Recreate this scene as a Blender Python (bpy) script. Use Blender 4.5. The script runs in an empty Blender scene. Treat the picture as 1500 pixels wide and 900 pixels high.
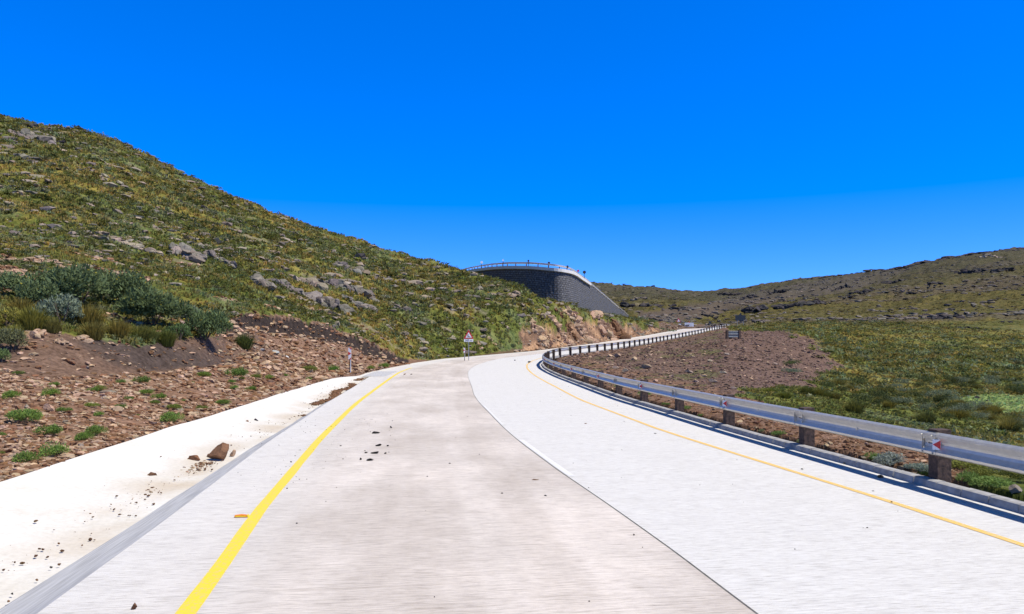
import bpy, math, random
import numpy as np
rng = np.random.default_rng(7)
random.seed(7)
SC = bpy.context.scene
COL = SC.collection
F, CX, HY, CH = 1100.0, 750.0, 504.0, 2.1      # focal length in px of a 1500 px wide frame, principal column, eye-level row, eye height
R = math.radians

# ------------------------------------------------------------------ noise
def _h(ix, iy, s):
    n = (ix*374761393 + iy*668265263 + s*974634777) & 0xffffffff
    n = ((n ^ (n >> 13))*1274126177) & 0xffffffff
    return ((n ^ (n >> 16)) & 0xffff)/65535.0
def vn(x, y, s=0):
    x = np.asarray(x, float); y = np.asarray(y, float)
    fx = np.floor(x); fy = np.floor(y)
    ix = fx.astype(np.int64); iy = fy.astype(np.int64)
    tx = x-fx; ty = y-fy
    tx = tx*tx*(3-2*tx); ty = ty*ty*(3-2*ty)
    a = _h(ix, iy, s); b = _h(ix+1, iy, s); c = _h(ix, iy+1, s); d = _h(ix+1, iy+1, s)
    return (a*(1-tx)+b*tx)*(1-ty)+(c*(1-tx)+d*tx)*ty
def fbm(x, y, s=0, o=4):
    t = 0; a = .5; n = 0
    for i in range(o):
        t = t+a*vn(x*2**i, y*2**i, s+i*17); n += a; a *= .5
    return t/n
def sst(a, b, x):
    t = np.clip((x-a)/(b-a), 0, 1); return t*t*(3-2*t)

# ------------------------------------------------------------------ road reference line (line of the guard rail posts)
RK = np.array([(8.7,-9.,.0),(8.05,-3,.0),(7.5,2,.0),(6.95,6.,.0),(6.35,11,.0),(5.92,14.3,.0),(5.5,17.6,.0),(5.12,21.4,.0),(4.75,25,.0),
 (4.42,28.2,.0),(4.1,32.4,.02),(3.83,36.2,.05),(3.58,39.3,.07),(3.12,45,.13),(2.8,50,.2),(2.58,55.5,.28),(2.62,61.5,.4),(3.25,68,.6),(4.6,75,.83),
 (8.6,85.5,1.1),(13.3,98,1.42),(20.7,118,2.05),(28.2,138,2.8),(41.0,168,4.3),(55.4,200,6.2),(59.6,209,6.75),(65,218,7.0),(73,226,7.0),(84,233,6.7)])
def densify(P, step):
    d = np.r_[0, np.cumsum(np.linalg.norm(np.diff(P[:, :2], axis=0), axis=1))]
    # catmull-rom style smoothing: interpolate, then blur
    s = np.arange(0, d[-1], step)
    Q = np.stack([np.interp(s, d, P[:, k]) for k in range(P.shape[1])], 1)
    k = int(max(1, 2.5/step)); w = np.hanning(2*k+3)[1:-1]; w /= w.sum()
    Qp = np.vstack([Q[:1]+(Q[:1]-Q[1:2])*np.arange(k, 0, -1)[:, None], Q, Q[-1:]+(Q[-1:]-Q[-2:-1])*np.arange(1, k+1)[:, None]])
    Q = np.stack([np.convolve(Qp[:, j], w, 'valid') for j in range(P.shape[1])], 1)
    return s, Q
SS, RL = densify(RK, .25)
TG = np.gradient(RL[:, :2], axis=0); TG /= np.linalg.norm(TG, axis=1)[:, None]
NL = np.stack([-TG[:, 1], TG[:, 0]], 1)          # left normal
def off(knots):
    return np.interp(RL[:, 1], [a for a, b in knots], [b for a, b in knots])
O_KERB = off([(0, .22), (300, .22)])
O_YR = off([(5, 1.35), (10, 1.42), (14, 1.6), (19, 1.8), (28, 1.85), (41, 1.7), (56, 1.45), (80, 1.3)])
O_C = off([(5, 4.98), (8.2, 5.07), (10.2, 5.17), (13.2, 5.34), (16.2, 5.45), (20.4, 5.58), (31.6, 5.76), (52, 5.72), (80, 5.3)])
O_YL = off([(5, 9.35), (8.2, 9.5), (10.8, 9.65), (15.8, 9.75), (24, 9.97), (37, 10.2), (56, 10.3), (80, 10.2)])
O_SL = off([(5, 10.55), (10, 10.65), (24, 11.0), (45, 11.6), (60, 11.4), (80, 11.2)])
O_DR = off([(0, 13.35), (10, 13.25), (24, 13.1), (35, 13.0), (43, 12.9), (47, 12.2), (60, 11.7), (80, 11.45)])
CROSS = off([(0, 0), (50, 0), (75, -.02), (100, -.03), (300, -.03)])
def line_pt(i, d, dz=0):
    x, y = RL[i, :2]+NL[i]*d
    return (x, y, RL[i, 2]+CROSS[i]*d+dz)
def station(s):
    return int(np.clip(round(s/.25), 0, len(SS)-1))

COARSE = np.arange(0, len(SS), 6)
def road_coord(X, Y):
    """nearest station index and signed offset (positive = left of the post line)"""
    X = np.asarray(X, float).ravel(); Y = np.asarray(Y, float).ravel()
    I = np.zeros(len(X), int); D = np.full(len(X), 1e3)
    near = (Y < 262) & (Y > -30) & (np.abs(X) < 130)
    idx = np.nonzero(near)[0]
    for c in range(0, len(idx), 20000):
        k = idx[c:c+20000]
        dx = X[k][:, None]-RL[COARSE, 0][None]; dy = Y[k][:, None]-RL[COARSE, 1][None]
        j = COARSE[np.argmin(dx*dx+dy*dy, axis=1)]
        best = None
        for o in range(-5, 6):
            jj = np.clip(j+o, 0, len(SS)-1)
            dd = (X[k]-RL[jj, 0])**2+(Y[k]-RL[jj, 1])**2
            if best is None: best = dd; bj = jj
            else:
                m = dd < best; best = np.where(m, dd, best); bj = np.where(m, jj, bj)
        I[k] = bj
        side = (X[k]-RL[bj, 0])*NL[bj, 0]+(Y[k]-RL[bj, 1])*NL[bj, 1]
        D[k] = np.sign(side)*np.sqrt(best)
    return I, D

# ------------------------------------------------------------------ terrain described by profiles along bearings from the eye
def T(*a): return np.array(a, float)
LF = dict(   # (bearing column, row, distance)
 L1=T((-900,530,17),(-300,540,19),(0,541,21.5),(100,546,23),(200,545,26),(300,537,31),(400,530,39),(500,533,49),(560,533,56),(620,531,68),(690,524,80),(765,513,93),(800,509,98),(850,503,112),(900,496,134),(940,490,163),(1000,486,215),(1065,480,242)),
 L2=T((-900,420,22),(-300,470,23),(0,497,24.3),(60,478,25.3),(120,492,26.3),(200,505,28),(300,492,33),(335,470,40),(400,476,47),(480,492,55),(520,503,60),(560,519,64),(620,525,70),(690,520.5,83),(765,498,99),(800,489,104),(835,484,112),(852,472,118),(870,466,128),(905,470,143),(940,481,169),(1000,484,222),(1065,479,250)),
 L3=T((-900,60,55),(-300,230,58),(0,330,60),(100,350,58),(200,372,62),(300,388,66),(400,404,76),(500,424,86),(600,443,96),(690,455,102),(765,456,109),(800,455,113),(850,456,125),(900,464,151),(940,473,180),(1000,481,232),(1065,478,262)),
 L4=T((-900,-190,175),(-300,60,168),(0,170,162),(60,181,164),(150,199,168),(200,219,172),(260,250,178),(300,270,182),(350,290,186),(400,312,188),(500,345,188),(600,376,180),(660,391,170),(683,396,160),(716,406,144),(740,409,135),(762,421,129),(790,433,126),(830,442,130),(850,450,137),(870,456,147),(920,465,172),(950,469,205),(1000,474,250),(1065,476,280)),
)
_so = np.interp(RL[:, 1], [0, 45, 60, 300], [13.2, 12.9, 11.7, 11.5])
_P = RL[:, :2]+NL*_so[:, None]; _u = _P[:, 0]/_P[:, 1]*F+CX; _k = (_P[:, 1] > 50)
_o = np.argsort(_u[_k]); _m = np.maximum.accumulate(_P[_k, 1][_o])
def edgeY(px): return np.interp(px, _u[_k][_o], _m)
for _nm, _ad in (('L1', 1.6), ('L2', 5.5), ('L3', 11), ('L4', 15)):
    t_ = LF[_nm]
    for r_ in t_:
        if r_[0] >= 620: r_[2] = max(r_[2], edgeY(r_[0])+_ad*(1 if _nm != 'L2' or r_[0] > 760 else .5))
_t = LF['L4']
RFN = dict(
 R1=T((780,533,60.5),(795,532,61),(850,552,38),(900,571,30),(950,575,29.5),(1000,590,24.5),(1065,598,23),(1150,630,18),(1300,660,15),(1500,690,13),(1900,760,11),(2600,850,9.5)),
 R2=T((780,531,61),(795,530,61.5),(850,545,43),(900,553,38),(950,560,35),(1000,565,34),(1065,571,31),(1150,590,29),(1300,612,28),(1500,640,27),(1900,680,26),(2600,750,24)),
 R3=T((780,530,61.5),(795,529,62),(850,527,62),(900,531,60),(950,535,52),(1000,537,50),(1065,540,47),(1150,548,52),(1200,552,56),(1300,566,58),(1500,583,56),(1900,600,54),(2600,640,52)),
 R4=T((780,529,62),(795,528,62.5),(850,519,78),(900,516,86),(950,514,84),(1000,508,88),(1065,505,76),(1150,505,82),(1200,515,84),(1240,530,86),(1300,538,86),(1500,545,88),(1900,560,90),(2600,585,90)),
 R5=T((780,528.5,62.5),(795,527,63),(850,517.5,82),(900,512.6,97.5),(950,504,114),(975,500,137),(1020,490.5,168),(1055,482,199),(1066,483,150),(1085,487,112),(1150,487.5,108),(1200,500,106),(1240,512,120),(1300,520,120),(1500,524,125),(1900,530,130),(2600,550,130)),
)
FAR = dict(
 F1=T((-900,520,240),(600,500,250),(683,497,250),(850,480,290),(950,463,320),(1065,466,330),(1150,466,260),(1300,472,235),(1500,474,225),(1900,470,215),(2600,450,200)),
 F2=T((-900,490,420),(683,450,430),(850,445,440),(950,444,450),(1065,448,450),(1150,445,420),(1300,435,400),(1500,425,380),(1900,400,370),(2600,350,350)),
 F3=T((-900,470,700),(600,430,700),(800,402,700),(870,413,700),(920,420,700),(1000,427.5,720),(1020,428,720),(1100,420,700),(1200,407,680),(1300,396,660),(1400,376,640),(1450,367,630),(1470,364,630),(1500,365,630),(1600,350,630),(1900,320,640),(2600,280,650)),
)
def ev(t, px, raw=False):
    row = np.interp(px, t[:, 0], t[:, 1]); Y = np.interp(px, t[:, 0], t[:, 2])
    return Y, CH+(HY-row)*Y/F
YG = np.exp(np.linspace(math.log(.6), math.log(1500), 900))
PXG = np.r_[np.arange(-900, -20, 12), np.arange(-20, 1522, 2.5), np.arange(1524, 2600, 12)].astype(float)
def column(px):
    pts = [(.5, -.25), (4, -.22)]
    def add(name, tab, dz=0):
        Y, z = ev(tab[name], px); pts.append((float(Y), float(z)+dz))
    if px >= 795:
        pts.append((8.0, -.02))
        for k in ('R1', 'R2', 'R3', 'R4', 'R5'): add(k, RFN)
        if px > 1065: pts.append((pts[-1][0]*1.18, min(pts[-1][1], CH+(HY-490)*pts[-1][0]*1.18/F) if px < 1240 else pts[-1][1]+.3))
    if px <= 1065:
        if px < 795: pts.append((12, -.1 if px > 200 else .15))
        for k in ('L1', 'L2', 'L3', 'L4'): add(k, LF)
        Y4, z4 = pts[-1]
        w = float(sst(870, 1000, px))
        pts.append((Y4*1.18, z4-4*(1-w)+2.0*w))
        if px < 870: pts.append((Y4*1.6+40, (z4-14)*(1-w)+w*z4))
    elif px < 1240:
        pts.append((175, CH+(HY-485.5)*175/F))
    for k in ('F1', 'F2', 'F3'):
        add(k, FAR)
    Y, z = pts[-1]
    pts.append((Y*1.35, z-12)); pts.append((1600, z-60))
    out = [pts[0]]
    for p in pts[1:]:
        if p[0] > out[-1][0]*1.004: out.append(p)
    P = np.array(out)
    return np.interp(YG, P[:, 0], P[:, 1])
ZT = np.array([column(p) for p in PXG])
# blur along distance slightly and across bearings
def blur(A, k, axis):
    w = np.hanning(2*k+3)[1:-1]; w /= w.sum()
    return np.apply_along_axis(lambda v: np.convolve(np.pad(v, k, mode='edge'), w, 'valid'), axis, A)
inf = (PXG >= -20) & (PXG <= 1521)
ZT = blur(ZT, 2, 1)
Zs = blur(ZT, 6, 0)
ZT = Zs
l2Y = lambda px: np.interp(px, LF['L2'][:, 0], LF['L2'][:, 2])
l1Y = lambda px: np.interp(px, LF['L1'][:, 0], LF['L1'][:, 2])
def zbase(X, Y):
    Yc = np.clip(Y, .61, 1490)
    px = np.clip(CX+F*X/Yc, PXG[0], PXG[-1]-1e-3)
    ix = np.clip(np.searchsorted(PXG, px, 'right')-1, 0, len(PXG)-2)
    tx = (px-PXG[ix])/(PXG[ix+1]-PXG[ix])
    fy = (np.log(Yc)-math.log(.6))/(math.log(1500)-math.log(.6))*(len(YG)-1)
    iy = np.clip(np.floor(fy).astype(int), 0, len(YG)-2); ty = fy-iy
    return (ZT[ix, iy]*(1-tx)+ZT[ix+1, iy]*tx)*(1-ty)+(ZT[ix, iy+1]*(1-tx)+ZT[ix+1, iy+1]*tx)*ty
def Z(X, Y):
    X = np.atleast_1d(np.asarray(X, float)); Y = np.atleast_1d(np.asarray(Y, float)); sh = X.shape
    X = X.ravel(); Y = Y.ravel()
    z = zbase(X, Y)
    px = CX+F*X/np.maximum(Y, .6)
    dist = np.hypot(X, Y)
    I, D = road_coord(X, Y)
    # relief
    g = np.clip(dist/60, .08, 3.0)
    n = (fbm(X*.22, Y*.22, 3)-.5)*.9*np.clip(dist/90, .15, 1.6)+(fbm(X*1.1, Y*1.1, 9, 3)-.5)*.35*np.clip(dist/60, .25, 1.3)
    n += (fbm(X*.03, Y*.03, 21, 3)-.5)*np.clip((dist-250)/100, 0, 1)*6
    ridge = 1-2*np.abs(fbm(X*.05+Y*.02, Y*.09-X*.02, 31, 4)-.5)
    n += (ridge-.7)*np.clip((dist-260)/100, 0, 1)*4.5+(fbm(X*.11, Y*.16, 37, 4)-.5)*np.clip((dist-240)/100, 0, 1)*2.6
    # rock benches on the near hill and strata on the cut
    hill = (px < 900) & (Y > l2Y(px)*1.08)
    n = n+np.where(hill, (np.abs(((z+fbm(X*.05, Y*.05, 5)*4)/3.2) % 1-.5)-.25)*.9*np.clip((dist-50)/40, 0, 1), 0)
    cut = (px > 755) & (px < 960) & (Y > l1Y(px)*.97) & (Y < l2Y(px)*1.03)
    lip = (px > 325) & (px < 640) & (D > 5)
    n = n+np.where(lip, .7*sst(l2Y(px)*.965, l2Y(px)*1.0, Y)*sst(325, 380, px)*(1-sst(575, 640, px))*(1-sst(1.0, 1.25, Y/l2Y(px))), 0)
    n = n+np.where(cut, (fbm(X*.6+z*.9, z*1.5-X*.3, 8, 5)-.5)*2.4, 0)
    so = np.interp(RL[I, 1], [0, 45, 60, 300], [13.2, 12.9, 11.7, 11.5])
    e = np.maximum(D-so, -.45-D)          # >0 outside the carriageway
    rz = RL[I, 2]+CROSS[I]*np.clip(D, 0, 12)
    edge = np.where(D > 5, rz+np.interp(RL[I, 1], [40, 50], [.24, .02]), rz+.02)
    w = sst(.0, np.interp(Y, [0, 40, 200], [2.4, 3.0, 3.0]), e)
    wn = sst(0, 2.0, e)
    zz = edge*(1-w)+(z+n*wn)*w
    zz = np.where(e < .0, rz-.45, np.where(e < .12, rz-.45+(zz-rz+.45)*e/.12, zz))
    far = np.abs(D) > 900
    zz = np.where(far, z+n, zz)
    return zz.reshape(sh)
def proj(X, Y, Zv): return CX+F*X/Y, HY-(Zv-CH)*F/Y
def hit(px, py, ymin=3.0, ymax=900.):
    """where the sight line through a column and row first meets the ground"""
    Y = np.exp(np.linspace(math.log(ymin), math.log(ymax), 3000)); X = (px-CX)/F*Y
    z = Z(X, Y); I, D = road_coord(X, Y)
    onroad = (D > .2) & (D < np.interp(RL[I, 1], [0, 45, 60], [13.2, 12.9, 11.5]))
    z = np.where(onroad, RL[I, 2], z)
    row = HY-(z-CH)*F/Y
    k = np.nonzero(row <= py)[0]
    k = k[0] if len(k) else len(Y)-1
    return float(X[k]), float(Y[k]), float(z[k])

# ------------------------------------------------------------------ materials
def new_mat(name):
    m = bpy.data.materials.new(name); m.use_nodes = True
    nt = m.node_tree; b = nt.nodes['Principled BSDF']
    return m, nt, b
def N(nt, t, **k):
    n = nt.nodes.new(t)
    for a, v in k.items():
        if a.startswith('i_'):
            key = a[2:]
            n.inputs[int(key) if key.isdigit() else key.replace('_', ' ')].default_value = v
        else: setattr(n, a, v)
    return n
def L(nt, a, b): nt.links.new(a, b)
def ramp(nt, fac, stops):
    r = N(nt, 'ShaderNodeValToRGB'); e = r.color_ramp.elements
    while len(e) < len(stops): e.new(.5)
    for el, (p, c) in zip(e, stops):
        el.position = p; el.color = (*c, 1) if len(c) == 3 else c
    L(nt, fac, r.inputs[0]); return r.outputs[0]
def mixc(nt, f, a, b, mode='MIX'):
    m = N(nt, 'ShaderNodeMix', data_type='RGBA', blend_type=mode)
    if isinstance(f, (int, float)): m.inputs[0].default_value = f
    else: L(nt, f, m.inputs[0])
    for s, v in ((6, a), (7, b)):
        if isinstance(v, tuple): m.inputs[s].default_value = (*v, 1)
        else: L(nt, v, m.inputs[s])
    return m.outputs[2]
def bump(nt, b, h, strength, dist):
    n = N(nt, 'ShaderNodeBump', i_Strength=strength, i_Distance=dist)
    L(nt, h, n.inputs['Height']); L(nt, n.outputs[0], b.inputs['Normal'])
def simple(name, col, rough=.6, metal=0., noise=0., scale=20., bmp=0.):
    m, nt, b = new_mat(name)
    b.inputs['Base Color'].default_value = (*col, 1); b.inputs['Roughness'].default_value = rough
    b.inputs['Metallic'].default_value = metal
    if noise or bmp:
        tc = N(nt, 'ShaderNodeTexCoord'); no = N(nt, 'ShaderNodeTexNoise', i_Scale=scale, i_Detail=6.)
        L(nt, tc.outputs['Object'], no.inputs['Vector'])
        if noise:
            c = ramp(nt, no.outputs[0], [(.3, tuple(x*(1-noise) for x in col)), (.7, tuple(min(1, x*(1+noise)) for x in col))])
            L(nt, c, b.inputs['Base Color'])
        if bmp: bump(nt, b, no.outputs[0], bmp, .02)
    return m
def tinted(name, rough=.9, nscale=9., amt=.35, bmp=.5, bdist=.05, spec=.2):
    """colour comes from the thing's own 'tint' attribute, broken up by noise"""
    m, nt, b = new_mat(name)
    at = N(nt, 'ShaderNodeAttribute', attribute_name='tint')
    tc = N(nt, 'ShaderNodeTexCoord'); no = N(nt, 'ShaderNodeTexNoise', i_Scale=nscale, i_Detail=7., i_Roughness=.7)
    L(nt, tc.outputs['Object'], no.inputs['Vector'])
    f = ramp(nt, no.outputs[0], [(.3, (1-amt,)*3), (.7, (1+amt*.0,)*3)])
    L(nt, mixc(nt, 1., at.outputs[0], f, 'MULTIPLY'), b.inputs['Base Color'])
    b.inputs['Roughness'].default_value = rough; b.inputs['Specular IOR Level'].default_value = spec
    if bmp: bump(nt, b, no.outputs[0], bmp, bdist)
    return m
M = {}
M['rock'] = tinted('rock_surface', .9, 5., .45, .8, .06)
M['leaf'] = tinted('foliage', .75, 1.5, .2, 0, 0, .15)
nt_ = M['leaf'].node_tree; b_ = nt_.nodes['Principled BSDF']; tr_ = N(nt_, 'ShaderNodeBsdfTranslucent'); mx_ = N(nt_, 'ShaderNodeMixShader'); mx_.inputs[0].default_value = .35
L(nt_, b_.inputs['Base Color'].links[0].from_socket, tr_.inputs[0]); L(nt_, b_.outputs[0], mx_.inputs[1]); L(nt_, tr_.outputs[0], mx_.inputs[2]); L(nt_, mx_.outputs[0], nt_.nodes['Material Output'].inputs[0])
M['wood'] = simple('weathered_post_timber', (.070, .042, .030), .85, 0, .5, 18, .6)
M['twig'] = simple('bush_stem', (.12, .085, .06), .9)
def galv():
    m, nt, b = new_mat('galvanised_steel')
    tc = N(nt, 'ShaderNodeTexCoord'); no = N(nt, 'ShaderNodeTexNoise', i_Scale=9., i_Detail=8., i_Roughness=.7)
    L(nt, tc.outputs['Object'], no.inputs[0])
    L(nt, ramp(nt, no.outputs[0], [(.3, (.58, .55, .49)), (.7, (.74, .70, .62))]), b.inputs['Base Color'])
    b.inputs['Metallic'].default_value = .62
    L(nt, ramp(nt, no.outputs[0], [(.3, (.34,)*3), (.7, (.5,)*3)]), b.inputs['Roughness'])
    bump(nt, b, no.outputs[0], .12, .01)
    return m
M['galv'] = galv()
M['dull'] = simple('weathered_zinc', (.16, .18, .19), .8, 0, .3, 6)
M['steel_pole'] = simple('painted_pole', (.35, .37, .38), .5, .6)
M['dark_metal'] = simple('sign_back_metal', (.035, .042, .05), .6, .2)
M['red'] = simple('red_sign_sheet', (.55, .02, .02), .45)
M['white'] = simple('white_sign_sheet', (.8, .8, .8), .45)
M['black'] = simple('black_sign_print', (.01, .01, .012), .5)
M['navy'] = simple('dark_marker_post', (.006, .008, .016), .8)
def concrete_road():
    m, nt, b = new_mat('brushed_concrete')
    uv = N(nt, 'ShaderNodeUVMap', uv_map='road')
    sep = N(nt, 'ShaderNodeSeparateXYZ'); L(nt, uv.outputs[0], sep.inputs[0])
    def tex(sx, sy, sc, det=4., rough=.6):
        mp = N(nt, 'ShaderNodeMapping', i_Scale=(sx, sy, 1)); L(nt, uv.outputs[0], mp.inputs[0])
        t = N(nt, 'ShaderNodeTexNoise', i_Scale=sc, i_Detail=det, i_Roughness=rough); L(nt, mp.outputs[0], t.inputs[0])
        return t.outputs[0]
    # u = offset from the post line, v = distance along
    lane = N(nt, 'ShaderNodeAttribute', attribute_name='lane')
    base = mixc(nt, lane.outputs['Fac'], (.655, .645, .63), (.635, .580, .535))
    fine = tex(1.6, 18., 3., 8., .75)          # brush lines running across the carriageway
    broad = tex(.6, 2.0, 1.4, 7., .8)
    blot = tex(1., .45, .55, 6., .62)
    rut = tex(2.4, .08, .5, 3., .5)
    l1 = tex(2.4, 75., 1., 2., .5); l2 = tex(1.0, 30., 1., 3., .6); l3 = tex(.45, 10., 1., 5., .7)
    for l_, k_ in ((l1, .76), (l2, .80), (l3, .87)):
        lr_ = mixc(nt, lane.outputs['Fac'], ramp(nt, l_, [(.34, ((1+k_)/2,)*3), (.42, (1, 1, 1))]), ramp(nt, l_, [(.34, (k_, k_*.985, k_*.97)), (.42, (1, 1, 1))]))
        base = mixc(nt, 1., base, lr_, 'MULTIPLY')
    c = mixc(nt, 1., base, ramp(nt, fine, [(.33, (.62, .60, .59)), (.52, (1, 1, 1)), (.7, (1.06, 1.06, 1.06))]), 'MULTIPLY')
    c = mixc(nt, 1., c, ramp(nt, broad, [(.34, (.93, .925, .92)), (.55, (1, 1, 1))]), 'MULTIPLY')
    st = mixc(nt, lane.outputs['Fac'], (1, 1, 1), ramp(nt, blot, [(.36, (.84, .825, .81)), (.50, (.97, .97, .97)), (.66, (1.14, 1.14, 1.14))]))
    c = mixc(nt, 1., c, st, 'MULTIPLY')
    st = mixc(nt, lane.outputs['Fac'], (1, 1, 1), ramp(nt, rut, [(.4, (.93, .92, .91)), (.55, (1, 1, 1))]))
    c = mixc(nt, 1., c, st, 'MULTIPLY')
    sp = N(nt, 'ShaderNodeTexVoronoi', i_Scale=60.); L(nt, uv.outputs[0], sp.inputs[0])
    c = mixc(nt, 1., c, ramp(nt, sp.outputs[0], [(.05, (.6, .58, .55)), (.12, (1, 1, 1))]), 'MULTIPLY')
    L(nt, c, b.inputs['Base Color'])
    b.inputs['Roughness'].default_value = .9; b.inputs['Specular IOR Level'].default_value = .2
    bump(nt, b, fine, .5, .012)
    return m
M['road'] = concrete_road()
def drain_mat():
    m, nt, b = new_mat('pale_drain_concrete')
    tc = N(nt, 'ShaderNodeTexCoord')
    a = N(nt, 'ShaderNodeTexNoise', i_Scale=.8, i_Detail=8., i_Roughness=.6); L(nt, tc.outputs['Object'], a.inputs[0])
    f = N(nt, 'ShaderNodeTexNoise', i_Scale=14., i_Detail=6., i_Roughness=.7); L(nt, tc.outputs['Object'], f.inputs[0])
    at = N(nt, 'ShaderNodeAttribute', attribute_name='dirt')
    base = mixc(nt, at.outputs['Fac'], ramp(nt, a.outputs[0], [(.3, (.63, .60, .54)), (.6, (.70, .685, .65))]), (.50, .41, .30))
    c = mixc(nt, 1., base, ramp(nt, f.outputs[0], [(.3, (.86, .85, .83)), (.6, (1, 1, 1))]), 'MULTIPLY')
    L(nt, c, b.inputs['Base Color']); b.inputs['Roughness'].default_value = .9
    bump(nt, b, f.outputs[0], .3, .01); return m
M['drain'] = drain_mat()
def band_mat():
    m, nt, b = new_mat('trowelled_drain_face')
    uv = N(nt, 'ShaderNodeUVMap', uv_map='road')
    mp = N(nt, 'ShaderNodeMapping', i_Scale=(14, .5, 1)); L(nt, uv.outputs[0], mp.inputs[0])
    t = N(nt, 'ShaderNodeTexNoise', i_Scale=2.5, i_Detail=5.); L(nt, mp.outputs[0], t.inputs[0])
    L(nt, ramp(nt, t.outputs[0], [(.35, (.36, .36, .37)), (.6, (.52, .52, .53))]), b.inputs['Base Color'])
    b.inputs['Roughness'].default_value = .8; bump(nt, b, t.outputs[0], .3, .01); return m
M['band'] = band_mat()
def paint(name, c1, c2):
    m, nt, b = new_mat(name)
    tc = N(nt, 'ShaderNodeTexCoord'); t = N(nt, 'ShaderNodeTexNoise', i_Scale=22., i_Detail=9., i_Roughness=.85)
    L(nt, tc.outputs['Object'], t.inputs[0])
    L(nt, ramp(nt, t.outputs[0], [(.36, tuple(.6*x+.2 for x in c2)), (.43, c2), (.5, c1)]), b.inputs['Base Color'])
    b.inputs['Roughness'].default_value = .7; return m
M['yellow'] = paint('worn_yellow_paint', (.78, .60, .03), (.62, .50, .16))
M['amber'] = paint('worn_amber_paint', (.78, .48, .10), (.66, .52, .30))
M['wline'] = paint('faded_white_line', (.70, .695, .69), (.655, .645, .63))
M['joint'] = simple('joint_sealant', (.12, .115, .11), .9, 0, .5, 9)
M['kerb'] = simple('precast_kerb_concrete', (.34, .33, .315), .9, 0, .25, 8, .3)
def ground_mat():
    m, nt, b = new_mat('hillside_ground')
    at = N(nt, 'ShaderNodeAttribute', attribute_name='tint')
    so = N(nt, 'ShaderNodeAttribute', attribute_name='soil')
    tc = N(nt, 'ShaderNodeTexCoord')
    def tex(s, d=6., r=.65, t='ShaderNodeTexNoise'):
        n = N(nt, t, i_Scale=s)
        if t == 'ShaderNodeTexNoise': n.inputs['Detail'].default_value = d; n.inputs['Roughness'].default_value = r
        L(nt, tc.outputs['Object'], n.inputs[0]); return n.outputs[0]
    n1 = tex(1.6); n2 = tex(.35); n3 = tex(7., 4.); v = tex(3.2, t='ShaderNodeTexVoronoi')
    g = mixc(nt, 1., at.outputs[0], ramp(nt, n1, [(.34, (.42, .46, .42)), (.5, (.95, 1, .9)), (.66, (1.45, 1.35, 1.2))]), 'MULTIPLY')
    g = mixc(nt, 1., g, ramp(nt, n2, [(.35, (.72, .8, .7)), (.62, (1.3, 1.2, 1.15))]), 'MULTIPLY')
    s = mixc(nt, 1., at.outputs[0], ramp(nt, n3, [(.34, (.62, .6, .58)), (.5, (1, 1, 1)), (.66, (1.35, 1.33, 1.3))]), 'MULTIPLY')
    s = mixc(nt, 1., s, ramp(nt, n1, [(.35, (.78, .76, .74)), (.65, (1.2, 1.2, 1.2))]), 'MULTIPLY')
    L(nt, mixc(nt, so.outputs['Fac'], g, s), b.inputs['Base Color'])
    b.inputs['Roughness'].default_value = .95; b.inputs['Specular IOR Level'].default_value = .1
    add = N(nt, 'ShaderNodeMath', operation='ADD'); L(nt, n1, add.inputs[0]); L(nt, v, add.inputs[1])
    bump(nt, b, add.outputs[0], .9, .12)
    return m
M['ground'] = ground_mat()
def wall_mat():
    m, nt, b = new_mat('dark_block_facing')
    uv = N(nt, 'ShaderNodeUVMap', uv_map='wall')
    br = N(nt, 'ShaderNodeTexBrick', i_Scale=1.)
    br.inputs['Brick Width'].default_value = .8; br.inputs['Row Height'].default_value = .42; br.inputs['Mortar Size'].default_value = .05
    br.inputs['Color1'].default_value = (.105, .105, .11, 1); br.inputs['Color2'].default_value = (.15, .148, .15, 1); br.inputs['Mortar'].default_value = (.04, .04, .045, 1)
    L(nt, uv.outputs[0], br.inputs['Vector'])
    n = N(nt, 'ShaderNodeTexNoise', i_Scale=3., i_Detail=6.); L(nt, uv.outputs[0], n.inputs[0])
    L(nt, mixc(nt, 1., br.outputs[0], ramp(nt, n.outputs[0], [(.35, (.5, .5, .5)), (.65, (1.4, 1.4, 1.4))]), 'MULTIPLY'), b.inputs['Base Color'])
    ad = N(nt, 'ShaderNodeMath', operation='ADD'); L(nt, br.outputs['Fac'], ad.inputs[0]); L(nt, n.outputs[0], ad.inputs[1])
    b.inputs['Roughness'].default_value = .9; bump(nt, b, ad.outputs[0], .8, .15); return m
M['wall'] = wall_mat()

# ------------------------------------------------------------------ mesh helpers
def np_mesh(name, V, Fc, mat, tint=None, smooth=False, mats=None):
    me = bpy.data.meshes.new(name)
    V = np.asarray(V, np.float32); Fc = np.asarray(Fc, np.int32); k = Fc.shape[1]
    me.vertices.add(len(V)); me.vertices.foreach_set('co', V.ravel())
    me.loops.add(Fc.size); me.loops.foreach_set('vertex_index', Fc.ravel())
    me.polygons.add(len(Fc)); me.polygons.foreach_set('loop_start', np.arange(0, Fc.size, k, dtype=np.int32))
    me.update(calc_edges=True)
    if tint is not None:
        a = me.color_attributes.new('tint', 'FLOAT_COLOR', 'POINT')
        t = np.ones((len(V), 4), np.float32); t[:, :3] = tint; a.data.foreach_set('color', t.ravel())
    me.polygons.foreach_set('use_smooth', np.full(len(Fc), smooth))
    me.materials.append(mat)
    return me
def link(name, me, parent=None, loc=None):
    o = bpy.data.objects.new(name, me); COL.objects.link(o)
    if parent is not None: o.parent = parent
    if loc is not None: o.location = loc
    return o
def tag(o, label=None, cat=None, group=None, kind=None):
    if label: o['label'] = label
    if cat: o['category'] = cat
    if group: o['group'] = group
    if kind: o['kind'] = kind
    return o
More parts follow.
